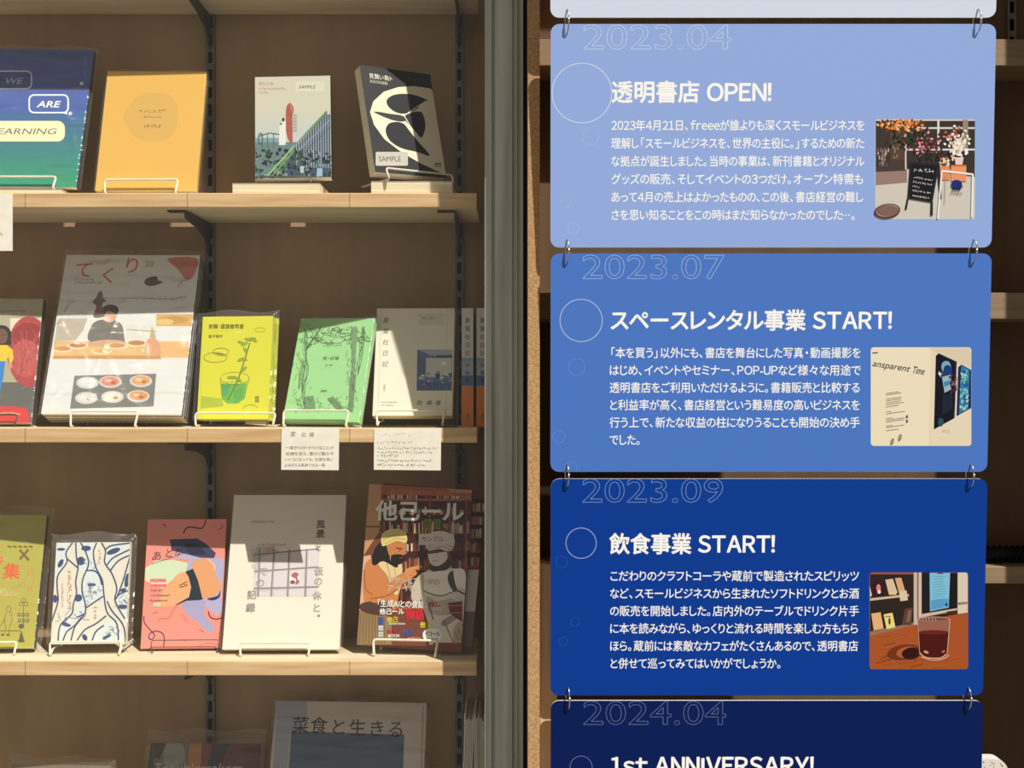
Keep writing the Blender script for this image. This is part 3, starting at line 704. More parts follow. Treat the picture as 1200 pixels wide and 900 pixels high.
# ---------------- row 1
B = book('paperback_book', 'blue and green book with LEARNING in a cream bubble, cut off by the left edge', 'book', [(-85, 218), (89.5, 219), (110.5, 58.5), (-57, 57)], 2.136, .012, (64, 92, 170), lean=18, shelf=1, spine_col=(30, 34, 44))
c = B.cv; c.zoom(0, 50, .2113)
for i in range(14):
    k = i/13; c.rect_(-460, 340+33*i, 520, 373+33*i, mixc((60, 92, 168), (30, 150, 108), k**.8), up=False)
c.up()
c.rr(-330, 155, 178, 258, 30, (236, 240, 240)); c.rr(-324, 161, 172, 252, 26, (58, 86, 160))
c.text('WE', 22, 228, 56, (200, 206, 214), width=98, shear=.15)
c.rr(158, 286, 382, 392, 30, (246, 248, 248)); c.poly([(330, 388), (376, 360), (372, 398)], (246, 248, 248)); c.rr(166, 294, 374, 384, 24, (66, 98, 172)); c.text('ARE', 204, 358, 56, (250, 250, 248), width=124, off=.03, shear=.15)
c.rr(-420, 434, 360, 548, 40, (250, 236, 190)); c.text('LEARNING', -60, 508, 54, (96, 100, 104), width=372, shear=.15)
c.rect_(444, 218, 462, 234, (240, 240, 240)); c.scribble(466, 80, 9, 13, (150, 160, 150), 1, .1, True, 3)
done(B); sleeve(B, seed=3, amp=.0022, creases=26)
stand(B, -60, 66, 207, 'white wire stand holding the LEARNING book at the upper left', floor=S_TOP[1]+.0088)
flat('flat_book', 'thin book lying flat under the LEARNING book', -70, 72, 1, .0085, 2.118, .13)
B = book('paperback_book', 'plain mustard yellow book with a pale round patch', 'book', [(110, 224), (231, 223.5), (241, 84), (127.5, 83)], 2.128, .009, (228, 178, 72), lean=13, sl=2, shelf=1, rough=.6)
c = B.cv; c.zoom(130, 100, .0889); PB = (216, 172, 84)
c.poly([(300, 190), (430, 110), (600, 90), (780, 130), (870, 250), (880, 420), (860, 560), (760, 690), (560, 740), (330, 690), (200, 520), (170, 380)], PB, smooth=True)
for i, g in enumerate('てんの溝むぬ'): c.scribble(370+62*i, 355, 1, 44, (86, 76, 44), 1, .11, seed=20+i)
c.scribble(430, 425, 9, 26, (96, 84, 50), 1, .13, seed=9); c.scribble(425, 550, 5, 44, (84, 74, 44), 1.05, .12, seed=10)
done(B); sleeve(B, .005, .004, .0006, 6, 5, film_m=M_WRAP)
stand(B, 123, 209, 210.5, 'white wire stand under the mustard yellow book', shelf=1)
flat('flat_book', 'cream edged book lying flat under the rocket photo book', 272, 375, 1, .0185, 2.118, .12)
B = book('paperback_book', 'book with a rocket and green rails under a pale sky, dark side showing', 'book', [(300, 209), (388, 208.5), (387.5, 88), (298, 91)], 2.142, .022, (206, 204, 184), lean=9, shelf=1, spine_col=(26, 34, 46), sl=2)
c = B.cv; c.zoom(290, 80, 1/6.); r = random.Random(8)
for i in range(8): c.rect_(30, 300+30*i, 610, 330+30*i, mixc((204, 203, 186), (190, 200, 204), i/7), up=False)
c.up()
c.text('読んだ本', 80, 118, 27, (186, 96, 60), width=105); c.scribble(80, 150, 11, 17, (176, 100, 66), 1, .13, seed=2); c.scribble(80, 176, 4, 15, (150, 110, 80), 1.1, .13, seed=3)
c.rect_(338, 92, 540, 165, (216, 214, 196)); c.text('SAMPLE', 358, 142, 34, (40, 40, 40), width=118, shear=.2, off=-.004)
c.rect_(40, 490, 220, 560, (130, 158, 166)); c.rect_(40, 520, 620, 800, (104, 130, 130))
c.poly([(222, 540), (224, 410), (236, 385), (262, 360), (272, 390), (268, 540)], (226, 226, 218)); c.ell(252, 362, 9, 14, (50, 50, 52)); c.ell(236, 392, 6, 8, (60, 60, 60))
c.poly([(270, 300), (276, 265), (298, 240), (318, 262), (328, 290), (316, 330), (318, 525), (300, 530), (282, 490), (270, 440)], (170, 92, 82)); c.poly([(298, 242), (326, 290), (316, 310), (302, 280)], (196, 120, 106))
c.line([(276, 330), (314, 330)], (130, 66, 60), 4)
for x in (328, 342): c.line([(x, 320), (x, 450)], (120, 126, 120), 4, up=False)
for y in range(330, 450, 22): c.line([(318, y), (344, y)], (130, 134, 128), 3, up=False)
c.poly([(130, 770), (180, 710), (420, 440), (555, 296), (562, 312), (440, 470), (200, 770)], (120, 146, 110)); c.poly([(160, 765), (300, 600), (556, 306), (560, 318), (220, 765)], (84, 124, 84)); c.poly([(330, 560), (560, 322), (620, 330), (620, 780), (230, 780)], (70, 84, 104))
for i in range(16):
    x = 345+17*i; y0 = 550-(x-330)*.98; c.line([(x, y0), (x+3, 700)], (170, 184, 196), 5, up=False); c.line([(x, y0+60), (x+17, y0+40)], (150, 166, 180), 4, up=False); c.line([(x, y0+110), (x+17, y0+90)], (60, 74, 100), 4, up=False)
c.up()
for i in range(220):
    x, y = r.uniform(50, 600), r.uniform(570, 775)
    if y > 560+max(0, (x-250))*.12: c.ell(x, y, r.uniform(8, 18), r.uniform(6, 14), r.choice(((44, 70, 66), (60, 90, 84), (34, 46, 60), (96, 112, 110), (130, 146, 150), (50, 66, 46), (40, 40, 48))), r.uniform(0, 180), 7, up=False)
c.up(); c.line([(130, 768), (200, 690), (330, 545)], (150, 186, 138), 12); c.line([(165, 768), (330, 580)], (120, 160, 114), 8)
c.ring(92, 495, 14, 38, (70, 110, 100), 8); c.line([(80, 480), (150, 455), (225, 465)], (70, 106, 96), 6); 
for x in (105, 142, 184): c.line([(x, 460), (x, 560)], (70, 100, 96), 5, up=False)
c.rect_(372, 690, 396, 736, (180, 196, 200)); c.rect_(488, 704, 528, 760, (150, 184, 210))
done(B)
stand(B, 299, 366, 207, 'dark grey wire stand under the rocket photo book', M_WIREG, floor=S_TOP[1]+.0188, r=.0013)
flat('flat_book', 'thick cream edged book lying flat under the bird book', 434.5, 530.5, 1, .0215, 2.116, .125)
B = book('paperback_book', 'thick black book with a bird in a pale oval, turned to the right', 'book', [(437.5, 203), (526, 207), (501, 89), (424, 74)], 2.146, .024, (34, 34, 36), lean=12, yaw=26, shelf=1, spine='right', sl=2.5, sy=6, page_m=M_PAGEV)
c = B.cv; c.zoom(410, 65, .1889); CR = (238, 228, 198); BK = (44, 44, 48)
c.poly([(500, 205), (400, 190), (300, 196), (210, 225), (145, 285), (125, 350), (150, 430), (215, 520), (320, 600), (440, 670), (560, 725), (640, 745), (700, 400)], CR, smooth=False)
c.poly([(228, 280), (260, 250), (320, 238), (400, 245), (478, 278), (440, 300), (420, 330), (370, 352), (330, 362), (280, 350), (240, 318)], BK, smooth=True)
c.poly([(150, 352), (180, 350), (250, 362), (320, 372), (350, 395), (330, 410), (280, 405), (220, 385)], (60, 60, 62), smooth=True)
c.poly([(335, 385), (380, 355), (440, 350), (462, 390), (468, 450), (446, 508), (420, 490), (370, 435)], BK, smooth=True)
c.poly([(222, 470), (240, 425), (290, 412), (335, 425), (372, 470), (420, 530), (496, 620), (420, 600), (320, 575), (250, 530)], BK, smooth=True)
c.line([(330, 360), (375, 440), (420, 492)], CR, 6); c.line([(340, 372), (400, 330), (470, 284)], CR, 5)
c.text('見賢い鳥ト', 120, 138, 34, (232, 226, 206), width=146, end=(266, 158), off=.01); c.text('鳥本印刷編集', 124, 168, 22, (206, 200, 184), width=110, end=(232, 182))
c.rr(160, 598, 360, 684, 8, (196, 192, 180)); c.text('SAMPLE', 180, 658, 44, (70, 68, 62), width=140, shear=.15)
c.rect_(526, 668, 566, 674, (60, 58, 54)); c.text('福音館', 526, 692, 20, (60, 58, 54), width=46)
done(B)
stand(B, 452, 530, 201, 'white wire stand in front of the bird book', floor=S_TOP[1]+.0218, r=.0018, back=False)
# ---------------- row 2
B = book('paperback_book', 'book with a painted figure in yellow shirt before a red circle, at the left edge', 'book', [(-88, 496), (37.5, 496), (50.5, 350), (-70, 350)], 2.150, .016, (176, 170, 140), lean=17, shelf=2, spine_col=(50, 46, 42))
c = B.cv; c.zoom(0, 330, .2)
c.rect_(-460, 590, 300, 850, (96, 96, 92)); c.rect_(60, 215, 250, 330, (226, 216, 190)); c.ell(170, 410, 128, 208, (176, 62, 62)); c.ell(165, 320, 92, 80, (150, 40, 44)); c.ell(150, 450, 90, 110, (190, 84, 78))
r = random.Random(2)
for i in range(60): c.line([(r.gauss(165, 50), r.gauss(420, 90)), (r.gauss(165, 50), r.gauss(420, 90))], r.choice(((196, 92, 84), (150, 46, 48), (206, 110, 100))), 2, up=False)
c.up()
c.ell(10, 315, 58, 60, (24, 20, 22)); c.rect_(-40, 320, 66, 372, (24, 20, 22)); c.ell(12, 320, 34, 44, (112, 74, 56)); c.line([(-6, 312), (6, 312)], (30, 20, 18), 4); c.line([(18, 312), (30, 312)], (30, 20, 18), 4); c.line([(2, 342), (22, 342)], (80, 36, 32), 4)
c.poly([(-50, 372), (40, 372), (74, 400), (80, 450), (60, 490), (48, 440), (30, 470), (-50, 470)], (244, 196, 48), smooth=False); c.ell(58, 494, 14, 18, (206, 150, 120)); c.poly([(-50, 466), (30, 466), (20, 560), (2, 640), (-50, 660)], (44, 128, 206)); c.line([(-10, 480), (-14, 620)], (140, 190, 226), 8)
c.poly([(-460, 735), (60, 728), (150, 740), (176, 775), (172, 850), (-460, 850)], (206, 52, 54), smooth=False); c.line([(0, 772), (60, 768), (120, 778)], (240, 160, 120), 6, smooth=True)
c.scribble(2, 176, 14, 11, (70, 66, 56), 1, .12, seed=6)
done(B); sleeve(B, .004, .004, .0008, 8, 7)
stand(B, -70, 21, 486, 'dark wire stand under the book with the red circle, left edge', M_WIREB, shelf=2, r=.0012)
TEK = [(48.5, 486), (212, 485), (235.5, 300), (77.5, 298)]
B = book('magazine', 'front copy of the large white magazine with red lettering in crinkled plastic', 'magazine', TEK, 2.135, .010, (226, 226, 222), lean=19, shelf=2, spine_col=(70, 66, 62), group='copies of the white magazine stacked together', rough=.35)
TEKB = B
c = B.cv; c.zoom(40, 280, .2555); RD = (206, 60, 40)
c.poly([(110, 365), (245, 365), (225, 420), (190, 465), (92, 470)], (190, 180, 160)); c.rect_(90, 470, 740, 545, (230, 184, 120)); c.poly([(88, 535), (580, 535), (582, 552), (86, 550)], (202, 150, 90)); c.rect_(420, 395, 560, 492, (222, 220, 210)); c.line([(425, 415), (560, 425)], (170, 160, 140), 5); c.rect_(560, 345, 735, 400, (214, 170, 100)); c.ell(640, 372, 70, 18, (196, 150, 76)); c.ell(600, 380, 40, 14, (226, 190, 120))
c.poly([(255, 470), (262, 400), (300, 372), (360, 370), (400, 392), (412, 440), (400, 482)], (120, 116, 106), smooth=True); c.ell(345, 352, 34, 30, (216, 170, 140)); c.poly([(306, 345), (312, 318), (340, 302), (375, 306), (388, 326), (378, 345), (350, 332), (330, 335), (318, 358)], (46, 38, 36), smooth=True); c.poly([(255, 475), (330, 462), (410, 470), (408, 490), (260, 492)], (214, 168, 136), smooth=True)
for i, (x, y) in enumerate(((130, 505), (200, 490), (310, 515), (380, 492), (470, 480), (540, 510))): c.ell(x, y, 48, 16, (232, 214, 180)); c.ell(x, y-3, 38, 11, ((206, 150, 84), (190, 130, 70), (226, 180, 110))[i % 3])
c.poly([(512, 530), (515, 470), (540, 455), (570, 470), (580, 530)], (222, 160, 120), smooth=True); c.poly([(530, 455), (540, 400), (560, 455)], (190, 170, 130))
c.poly([(296, 245), (310, 240), (318, 270), (330, 285), (312, 300), (320, 355), (272, 358), (285, 310), (268, 290), (285, 268)], (120, 96, 92), smooth=True); c.line([(290, 300), (300, 350)], (150, 60, 50), 6)
c.line([(310, 272), (540, 272)], (150, 150, 145), 3); c.line([(520, 272), (640, 275), (700, 262)], (150, 146, 140), 3)
c.text('て', 182, 172, 92, RD, off=-.006); c.text('く', 302, 198, 92, RD, off=-.006); c.text('り', 410, 152, 92, RD, off=-.006); c.text('20', 505, 128, 44, (170, 166, 156), outline=2.4)
c.scribble(186, 190, 10, 9, (90, 84, 78), 1, .14, seed=1); c.scribble(186, 204, 14, 9, (90, 84, 78), 1, .14, seed=2)
c.poly([(505, 200), (520, 180), (560, 172), (570, 190), (590, 198), (560, 212), (525, 215)], (70, 62, 60), smooth=True); c.poly([(615, 90), (745, 90), (740, 150), (715, 185), (690, 180), (660, 140)], (206, 120, 104), smooth=True); c.line([(660, 225), (672, 195), (680, 215)], (130, 120, 116), 3); c.line([(140, 335), (160, 298), (190, 285)], (140, 130, 124), 3, smooth=True); c.scribble(500, 280, 9, 20, (160, 154, 146), 1.1, .08, seed=4)
c.poly([(185, 628), (560, 618), (548, 768), (165, 778)], (124, 122, 116))
for i, (x, y, cc) in enumerate(((245, 660, (226, 226, 214)), (350, 656, (222, 140, 110)), (490, 652, (226, 160, 90)), (240, 730, (224, 222, 206)), (360, 725, (236, 226, 200)), (478, 722, (222, 150, 84)))): c.ell(x, y, 52, 28, (204, 206, 204)); c.ell(x, y-2, 42, 21, cc); c.ell(x-10, y-6, 16, 8, mixc(cc, (255, 255, 255), .4)); c.ell(x+14, y+4, 12, 7, mixc(cc, (90, 60, 40), .4))
done(B)
# copies behind the front one: same format, pushed back along the thickness
for j, nm in enumerate(('second copy of the white magazine, directly behind the plastic-wrapped front copy', 'third copy in the stack of white magazines, only bottom edge showing', 'rearmost copy of the white magazines, its dark side showing at right')):
    q = Book(); q.M = TEKB.M @ Matrix.Translation((0, .0130+.0105*j, 0)); t = empty('magazine', q.M, nm, 'magazine', 'copies of the white magazine stacked together')
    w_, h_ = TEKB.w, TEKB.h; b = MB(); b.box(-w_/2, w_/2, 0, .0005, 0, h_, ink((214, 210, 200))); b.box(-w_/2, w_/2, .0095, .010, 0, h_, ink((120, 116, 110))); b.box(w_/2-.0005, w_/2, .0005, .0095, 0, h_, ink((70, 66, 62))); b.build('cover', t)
    b = MB(); b.box(-w_/2+.0008, w_/2-.0007, .0007, .0093, .0008, h_-.0008, M_PAGE); b.build('page_block', t)
sleeve(B, .007, .014, .0030, 44, 11, film_m=M_GLOSSBAG, n=(110, 140))
BB = Book(); BB.__dict__.update(B.__dict__); BB.T = .0450
stand(BB, 83, 162, 482, 'white wire stand holding the stack of large white magazines', shelf=2)
B = book('paperback_book', 'bright lime yellow book with a flower in a drinking glass', 'book', [(231.5, 492), (313.5, 491), (321, 370.5), (237, 371)], 2.150, .012, (226, 224, 40), lean=12, shelf=2, spine='right', spine_col=(206, 208, 46))
c = B.cv; c.zoom(220, 350, .1778); G1, G2 = (96, 110, 30), (110, 186, 70)
c.line([(100, 130), (80, 790)], (200, 204, 30), 4)
c.poly([(90, 640), (230, 660), (235, 710), (85, 725)], (178, 196, 40)); c.poly([(216, 560), (390, 560), (372, 660), (330, 692), (260, 692), (226, 660)], G2, smooth=False); c.poly([(222, 575), (280, 560), (260, 640), (230, 640)], (84, 170, 90)); c.poly([(300, 600), (370, 580), (360, 650), (310, 690)], (90, 176, 70))
c.ring(310, 525, 94, 40, G1, 3); c.line([(216, 530), (226, 655)], G1, 3); c.line([(404, 530), (372, 660)], G1, 3); c.ring(304, 562, 86, 14, (90, 150, 40), 3)
c.line([(262, 670), (320, 560), (350, 480), (385, 370), (410, 290)], (104, 130, 30), 9, smooth=True)
for x, y, a, l in ((350, 290, 20, 22), (375, 300, -30, 24), (400, 270, 10, 26), (425, 265, 0, 24), (440, 275, 30, 18), (370, 400, 10, 22), (345, 405, -20, 18), (370, 465, -40, 24), (380, 340, 60, 18), (290, 520, 0, 30), (330, 530, 30, 26)): c.ell(x, y, l, 9, (150, 176, 40), a); c.ring(x, y, l, 9, G1, 2, a, 18)
c.ring(182, 388, 76, 32, G1, 2.5); c.ring(220, 350, 52, 24, G1, 2.5); c.ring(478, 205, 34, 14, (150, 160, 20), 2); c.line([(360, 730), (380, 706), (430, 700), (462, 716)], G1, 2, smooth=True); c.line([(190, 362), (230, 366)], G1, 3)
c.text('前職・図書館司書', 138, 195, 32, (92, 96, 16), width=232, off=.01); c.text('金子暢子', 136, 256, 22, (92, 96, 16), width=96, off=.01); c.text('本屋', 442, 660, 22, (60, 64, 16), width=28, off=.01); c.text('文庫', 442, 682, 22, (60, 64, 16), width=28, off=.01)
done(B); sleeve(B, .010, .011, .0010, 10, 15)
B.T = .0285
stand(B, 229, 323, 484, 'white wire stand under the lime yellow book', shelf=2)
q = B.M @ Matrix.Translation((.004, .0160, .0005)); t = empty('paperback_book', q, 'second lime book standing right behind the one with the glass drawing', 'book', 'books facing out on the shelves')
b = MB(); w_, h_ = B.w, B.h; b.box(-w_/2, w_/2, 0, .0006, 0, h_, ink((214, 214, 44))); b.box(-w_/2, w_/2, .0094, .010, 0, h_, ink((214, 214, 44))); b.box(w_/2-.0006, w_/2, .0006, .0094, 0, h_, ink((196, 200, 60))); b.build('cover', t)
b = MB(); b.box(-w_/2+.0008, w_/2-.0008, .0008, .0092, .0008, h_-.0008, M_PAGEV); b.build('page_block', t)
B = book('hardcover_book', 'mint green book with drawn trees framing the title', 'book', [(331.5, 494), (420, 494), (440.5, 372.5), (352.5, 374)], 2.142, .014, (156, 214, 142), lean=16, yaw=-6, shelf=2, hard=True, sy=3)
c = B.cv; c.zoom(325, 350, .1778); TG = (64, 96, 58); r = random.Random(4)
for tr in ([(185, 740), (170, 600), (190, 470), (180, 340), (188, 230)], [(150, 600), (160, 480), (178, 400)], [(480, 745), (490, 600), (500, 420), (495, 300), (500, 185)], [(520, 500), (545, 400), (560, 280), (570, 185)]):
    for k in range(7): c.line([(x+r.uniform(-16, 16), y+r.uniform(-8, 8)) for x, y in tr], TG, 2.4, smooth=True, up=False)
for i in range(60):
    x, y = r.uniform(175, 590), r.uniform(180, 275); c.line([(x, y), (x+r.uniform(-40, 40), y+r.uniform(8, 30)), (x+r.uniform(-70, 70), y+r.uniform(10, 34))], TG, 2.2, smooth=True, up=False)
c.up(); c.poly([(478, 520), (520, 500), (500, 740), (470, 745)], (110, 140, 96)); c.poly([(180, 650), (240, 640), (250, 730), (180, 735)], (112, 150, 100)); c.poly([(330, 660), (370, 645), (440, 725), (390, 728)], (106, 140, 96)); c.poly([(490, 190), (530, 190), (510, 480), (492, 520)], (116, 150, 102))
for i in range(90):
    x = r.choice((r.uniform(110, 230), r.uniform(460, 520))); y = r.uniform(330, 740); c.line([(x, y), (x+r.uniform(-14, 14), y+r.uniform(8, 30))], TG, 2.2, up=False)
for i in range(70):
    x, y = r.uniform(120, 470), r.uniform(640, 738); c.line([(x, y), (x+r.uniform(-22, 22), y+r.uniform(6, 20))], TG, 2, up=False)
c.line([(190, 330), (250, 250), (290, 190)], TG, 8, smooth=True); c.line([(185, 340), (230, 300)], TG, 5); c.line([(190, 245), (180, 200)], TG, 5)
c.scribble(305, 312, 9, 13, (84, 120, 80), 1, .12, seed=6); c.text('家・近場', 300, 402, 26, (60, 90, 60), width=106); c.scribble(316, 442, 4, 12, (70, 100, 66), 1, .14, seed=8); c.text('夏葉社', 286, 614, 15, (50, 70, 46), width=44, off=.01)
done(B); sleeve(B, .004, .009, .0022, 12, 22)
stand(B, 332.5, 409, 481, 'white wire stand under the mint green book', shelf=2)
B = book('paperback_book', 'cream diary book with a blue office photo and vertical handwritten title', 'book', [(435, 487), (531.5, 487), (531.5, 361), (443.5, 361.5)], 2.172, .020, (236, 228, 208), lean=14, shelf=2, spine='left', rough=.55)
c = B.cv; c.zoom(425, 350, .1778)
c.line([(124, 64), (100, 765)], (206, 198, 180), 4); c.line([(556, 64), (550, 770)], (214, 204, 184), 4)
for i, g in enumerate('夏葉社日記'): c.text(g, 130-1.5*i, 158+72*i, 42, INKC, off=-.006, shear=.15)
c.text('夏葉社', 136, 568, 15, INKC, vertical=True)
c.rect_(366, 96, 540, 176, (224, 216, 196)); c.text('サンプル', 388, 138, 24, INKC, width=86, shear=.15)
c.poly([(360, 335), (592, 335), (588, 606), (356, 606)], (84, 112, 160)); c.poly([(418, 390), (588, 392), (586, 520), (416, 520)], (206, 204, 196)); c.poly([(360, 335), (592, 335), (592, 395), (440, 372), (400, 350)], (166, 176, 186)); c.rect_(484, 372, 592, 390, (58, 76, 118)); c.poly([(360, 360), (414, 400), (412, 520), (358, 540)], (74, 102, 152)); c.rect_(356, 545, 588, 606, (62, 92, 144))
r = random.Random(5)
for i in range(60): c.ell(r.uniform(365, 585), r.gauss(525, 16), r.uniform(5, 14), r.uniform(3, 8), r.choice(((226, 224, 216), (90, 116, 158), (50, 72, 116), (150, 166, 190))), 0, 7, up=False)
c.up(); c.ell(496, 510, 16, 24, (52, 68, 106)); c.ell(498, 488, 10, 11, (120, 120, 130)); c.rect_(518, 414, 552, 440, (236, 232, 222)); 
for i in range(5): c.line([(370+45*i, 550), (368+45*i, 602)], (96, 124, 170), 3, up=False)
c.up(); c.scribble(118, 686, 14, 8, INKC, .98, .16, seed=1); c.scribble(118, 706, 11, 8, INKC, .98, .16, seed=2)
c.text('秋', 352, 700, 40, (70, 66, 62), off=-.008, shear=.2); c.text('峰', 418, 700, 38, (70, 66, 62), off=-.008, shear=.2); c.text('善', 478, 700, 36, (70, 66, 62), off=-.008, shear=.2)
done(B); sleeve(B, .0045, .003, .0005, 5, 25, film_m=M_WRAP)
stand(B, 441, 521, 481, 'white wire stand under the cream diary book', shelf=2)
# brown wire tray behind it
b = MB(); zz = S_TOP[2]+.0016; x0 = (424-600)/F*2.120; x1 = (533-600)/F*2.120
b.tube(fillet([(x0, 2.120, zz), (x1, 2.120, zz), (x1+.002, 2.16, zz), (x1+.003, 2.215, zz+.215)], .006), .0016, M_WIREB, 8)
t = b.build('bookend', smooth=True); tag(t, 'thin brown metal bookend between the cream diary book and the upright spines', 'bookend')
# two upright copies, spine out
for px, lb in ((541, 'upright cream book with an orange band, spine out beside the diary book'), (558.5, 'upright cream book with an orange band, spine half hidden by the window frame')):
    Y = 2.150; x0 = (px-600)/F*Y; w_ = 13.6/F*Y; zb = S_TOP[2]+.0005; h_ = at(0, 361, Y).z-zb; zo = at(0, 453, Y).z-zb
    Mx = Matrix.Translation((x0, Y, zb)); t = empty('hardcover_book', Mx, lb, 'book', 'upright copies with orange bands')
    b = MB(); cr = ink((214, 210, 198), .4); b.box(0, w_, 0, .001, 0, h_, cr); b.box(0, .001, .001, .128, 0, h_, cr); b.box(w_-.001, w_, .001, .128, 0, h_, cr)
    c = Canvas(Mx, (.0002, w_-.0002, .0002, h_-.0002)); c.rect_(px, 419, px+15, 424, (146, 164, 190)); c.rect_(px, 424, px+15, 455, (166, 176, 192)); c.rect_(px, 440, px+15, 452, (84, 108, 152)); 
    for i, g in enumerate('夏葉社日記'): c.text(g, px+3.6, 378+9.6*i, 6.6, INKC)
    for i, g in enumerate('秋峰善'): c.text(g, px+3.8, 430+9*i, 6, (60, 60, 66))
    c.into(b); b.build('cover', t)
    b = MB(); b.box(.0012, w_-.0012, .002, .126, .002, h_-.002, M_PAGEV); b.build('page_block', t)
    b = MB(); ob = ink((222, 128, 62), .45); b.box(-.0003, w_+.0003, -.0004, -.0001, 0, zo, ob); b.box(-.0003, -.0001, -.0001, .1, 0, zo, ob); b.box(w_+.0001, w_+.0003, -.0001, .1, 0, zo, ob)
    o = b.build('paper_band', t); o['label'] = 'orange paper band'; c = Canvas(Mx @ Matrix.Translation((0, -.0004, 0)), (0, w_, 0, zo)); c.text('夏葉社', px+5.5, 484, 3.6, (60, 40, 30), vertical=True); c.mb.build('band_lettering', o, loc=(0, -.0004, 0))
# ---------------- row 3
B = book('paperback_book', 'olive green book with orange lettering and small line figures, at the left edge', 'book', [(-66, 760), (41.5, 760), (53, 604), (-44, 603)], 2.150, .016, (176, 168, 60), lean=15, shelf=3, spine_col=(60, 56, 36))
c = B.cv; c.zoom(0, 580, .2222); OR = (222, 92, 40); DK = (84, 80, 34)
c.text('集', 12, 436, 92, OR, off=.03); c.line([(-60, 345), (16, 330)], OR, 10); c.line([(16, 340), (-20, 380)], OR, 9)
c.line([(104, 290), (152, 345)], (110, 96, 34), 13); c.line([(150, 288), (104, 340)], (110, 96, 34), 13)
for i in range(5): c.line([(40+28*i, 270), (60+28*i, 276)], DK, 8, up=False)
c.up(); c.ring(160, 400, 12, 12, OR, 2.2); c.line([(150, 412), (135, 440), (128, 470), (150, 488), (172, 470), (178, 430), (168, 412)], OR, 2.2, smooth=True); c.line([(150, 488), (150, 512)], OR, 2); c.line([(166, 486), (168, 512)], OR, 2); c.line([(60, 490), (100, 480), (118, 462)], OR, 2, smooth=True); c.scribble(8, 522, 2, 24, OR, 1, .1, seed=3)
c.ring(46, 602, 13, 15, DK, 2.4); c.line([(32, 620), (24, 660), (30, 700), (20, 736)], DK, 2.4, smooth=True); c.line([(58, 620), (64, 660), (52, 690), (46, 736)], DK, 2.4, smooth=True); c.line([(26, 650), (4, 690), (-10, 700)], DK, 2.4, smooth=True); c.line([(-60, 716), (110, 716)], DK, 3.5); c.ell(14, 738, 9, 5, DK); c.ell(42, 738, 9, 5, DK)
for x, y in ((125, 555), (112, 575), (138, 575)): c.ring(x, y, 11, 10, DK, 2.2)
for x in (102, 124, 146):
    for y in (632, 662): c.rr(x-8, y-9, x+8, y+9, 3, DK); c.rr(x-4, y-5, x+4, y+5, 2, (176, 168, 60))
c.line([(124, 585), (124, 700)], DK, 2.4); c.ell(113, 692, 15, 13, DK); c.poly([(113, 715), (96, 774), (130, 774)], DK); c.ring(113, 770, 16, 6, DK, 2)
done(B); sleeve(B, .010, .017, .0016, 14, 31)
stand(B, -55, 20, 753, 'white wire stand under the olive green book, left edge', shelf=3)
B = book('paperback_book', 'cream book covered in flowing dark blue wave lines', 'book', [(59.5, 755), (147.5, 754), (152.5, 635.5), (66, 635.5)], 2.150, .012, (232, 226, 206), lean=14, shelf=3, rough=.5)
c = B.cv; c.zoom(50, 610, .1889); NV = (44, 66, 116); LB = (222, 230, 226)
for P in ([(60, 140), (150, 140), (150, 230), (90, 330), (60, 350)], [(210, 140), (330, 140), (315, 220), (350, 310), (270, 330), (215, 300), (270, 250), (240, 180)], [(390, 200), (430, 150), (540, 140), (540, 190), (460, 230), (420, 300)], [(268, 340), (340, 330), (380, 460), (330, 500), (270, 530), (250, 430)], [(460, 470), (540, 400), (540, 600), (480, 540)], [(215, 480), (260, 460), (270, 560), (215, 620)], [(110, 640), (200, 580), (150, 700), (120, 750)], [(300, 750), (330, 680), (420, 620), (470, 680), (480, 750)]): c.poly(P, LB, smooth=True)
for P in ([(185, 138), (145, 200), (150, 260), (95, 340), (90, 420), (95, 500), (65, 600), (50, 640)], [(205, 138), (210, 230), (220, 290), (205, 380), (210, 450), (190, 520), (180, 580), (110, 650), (95, 750)], [(150, 235), (220, 295)], [(235, 138), (265, 190), (285, 270), (250, 360), (245, 440), (265, 520), (260, 580), (200, 660), (175, 750)], [(335, 138), (315, 200), (330, 290), (370, 370), (380, 460), (400, 570), (460, 640), (470, 750)], [(365, 138), (390, 190), (385, 260), (430, 330), (460, 420), (450, 500), (510, 610)], [(270, 310), (320, 312), (350, 340), (368, 400)], [(265, 545), (330, 500), (375, 470)], [(395, 590), (330, 640), (260, 680), (210, 750)], [(400, 500), (430, 560), (500, 650), (515, 760)], [(390, 180), (430, 155), (540, 140)], [(400, 275), (440, 230), (540, 180)], [(420, 310), (470, 250), (540, 215)], [(540, 230), (500, 370), (465, 465)], [(215, 600), (270, 575)], [(125, 750), (150, 690), (200, 650), (240, 600)], [(305, 750), (330, 690), (380, 650)], [(450, 490), (480, 455), (540, 430)]): c.line(P, NV, 9, smooth=True)
for x, y, a, b_, rt in ((270, 172, 30, 16, 0), (238, 250, 24, 26, 0), (222, 480, 24, 22, -20), (440, 190, 44, 16, -20), (115, 178, 26, 8, 0), (112, 265, 14, 28, 30), (78, 485, 14, 24, 0), (500, 535, 30, 13, 0), (525, 370, 16, 44, 10), (305, 398, 26, 9, 0), (145, 645, 30, 11, 15), (262, 725, 22, 14, 60), (398, 722, 30, 8, -25), (500, 430, 20, 10, -20)): c.ell(x, y, a, b_, NV, rt)
r = random.Random(9)
for i in range(46):
    x, y = r.choice(((310, 400), (310, 440), (440, 660), (400, 700), (230, 560), (500, 490), (140, 600), (290, 250))); x += r.gauss(0, 30); y += r.gauss(0, 26); c.line([(x, y), (x+r.uniform(-26, 26), y+r.uniform(-6, 30)), (x+r.uniform(-30, 30), y+r.uniform(14, 44))], (100, 116, 146), 2.2, smooth=True, up=False)
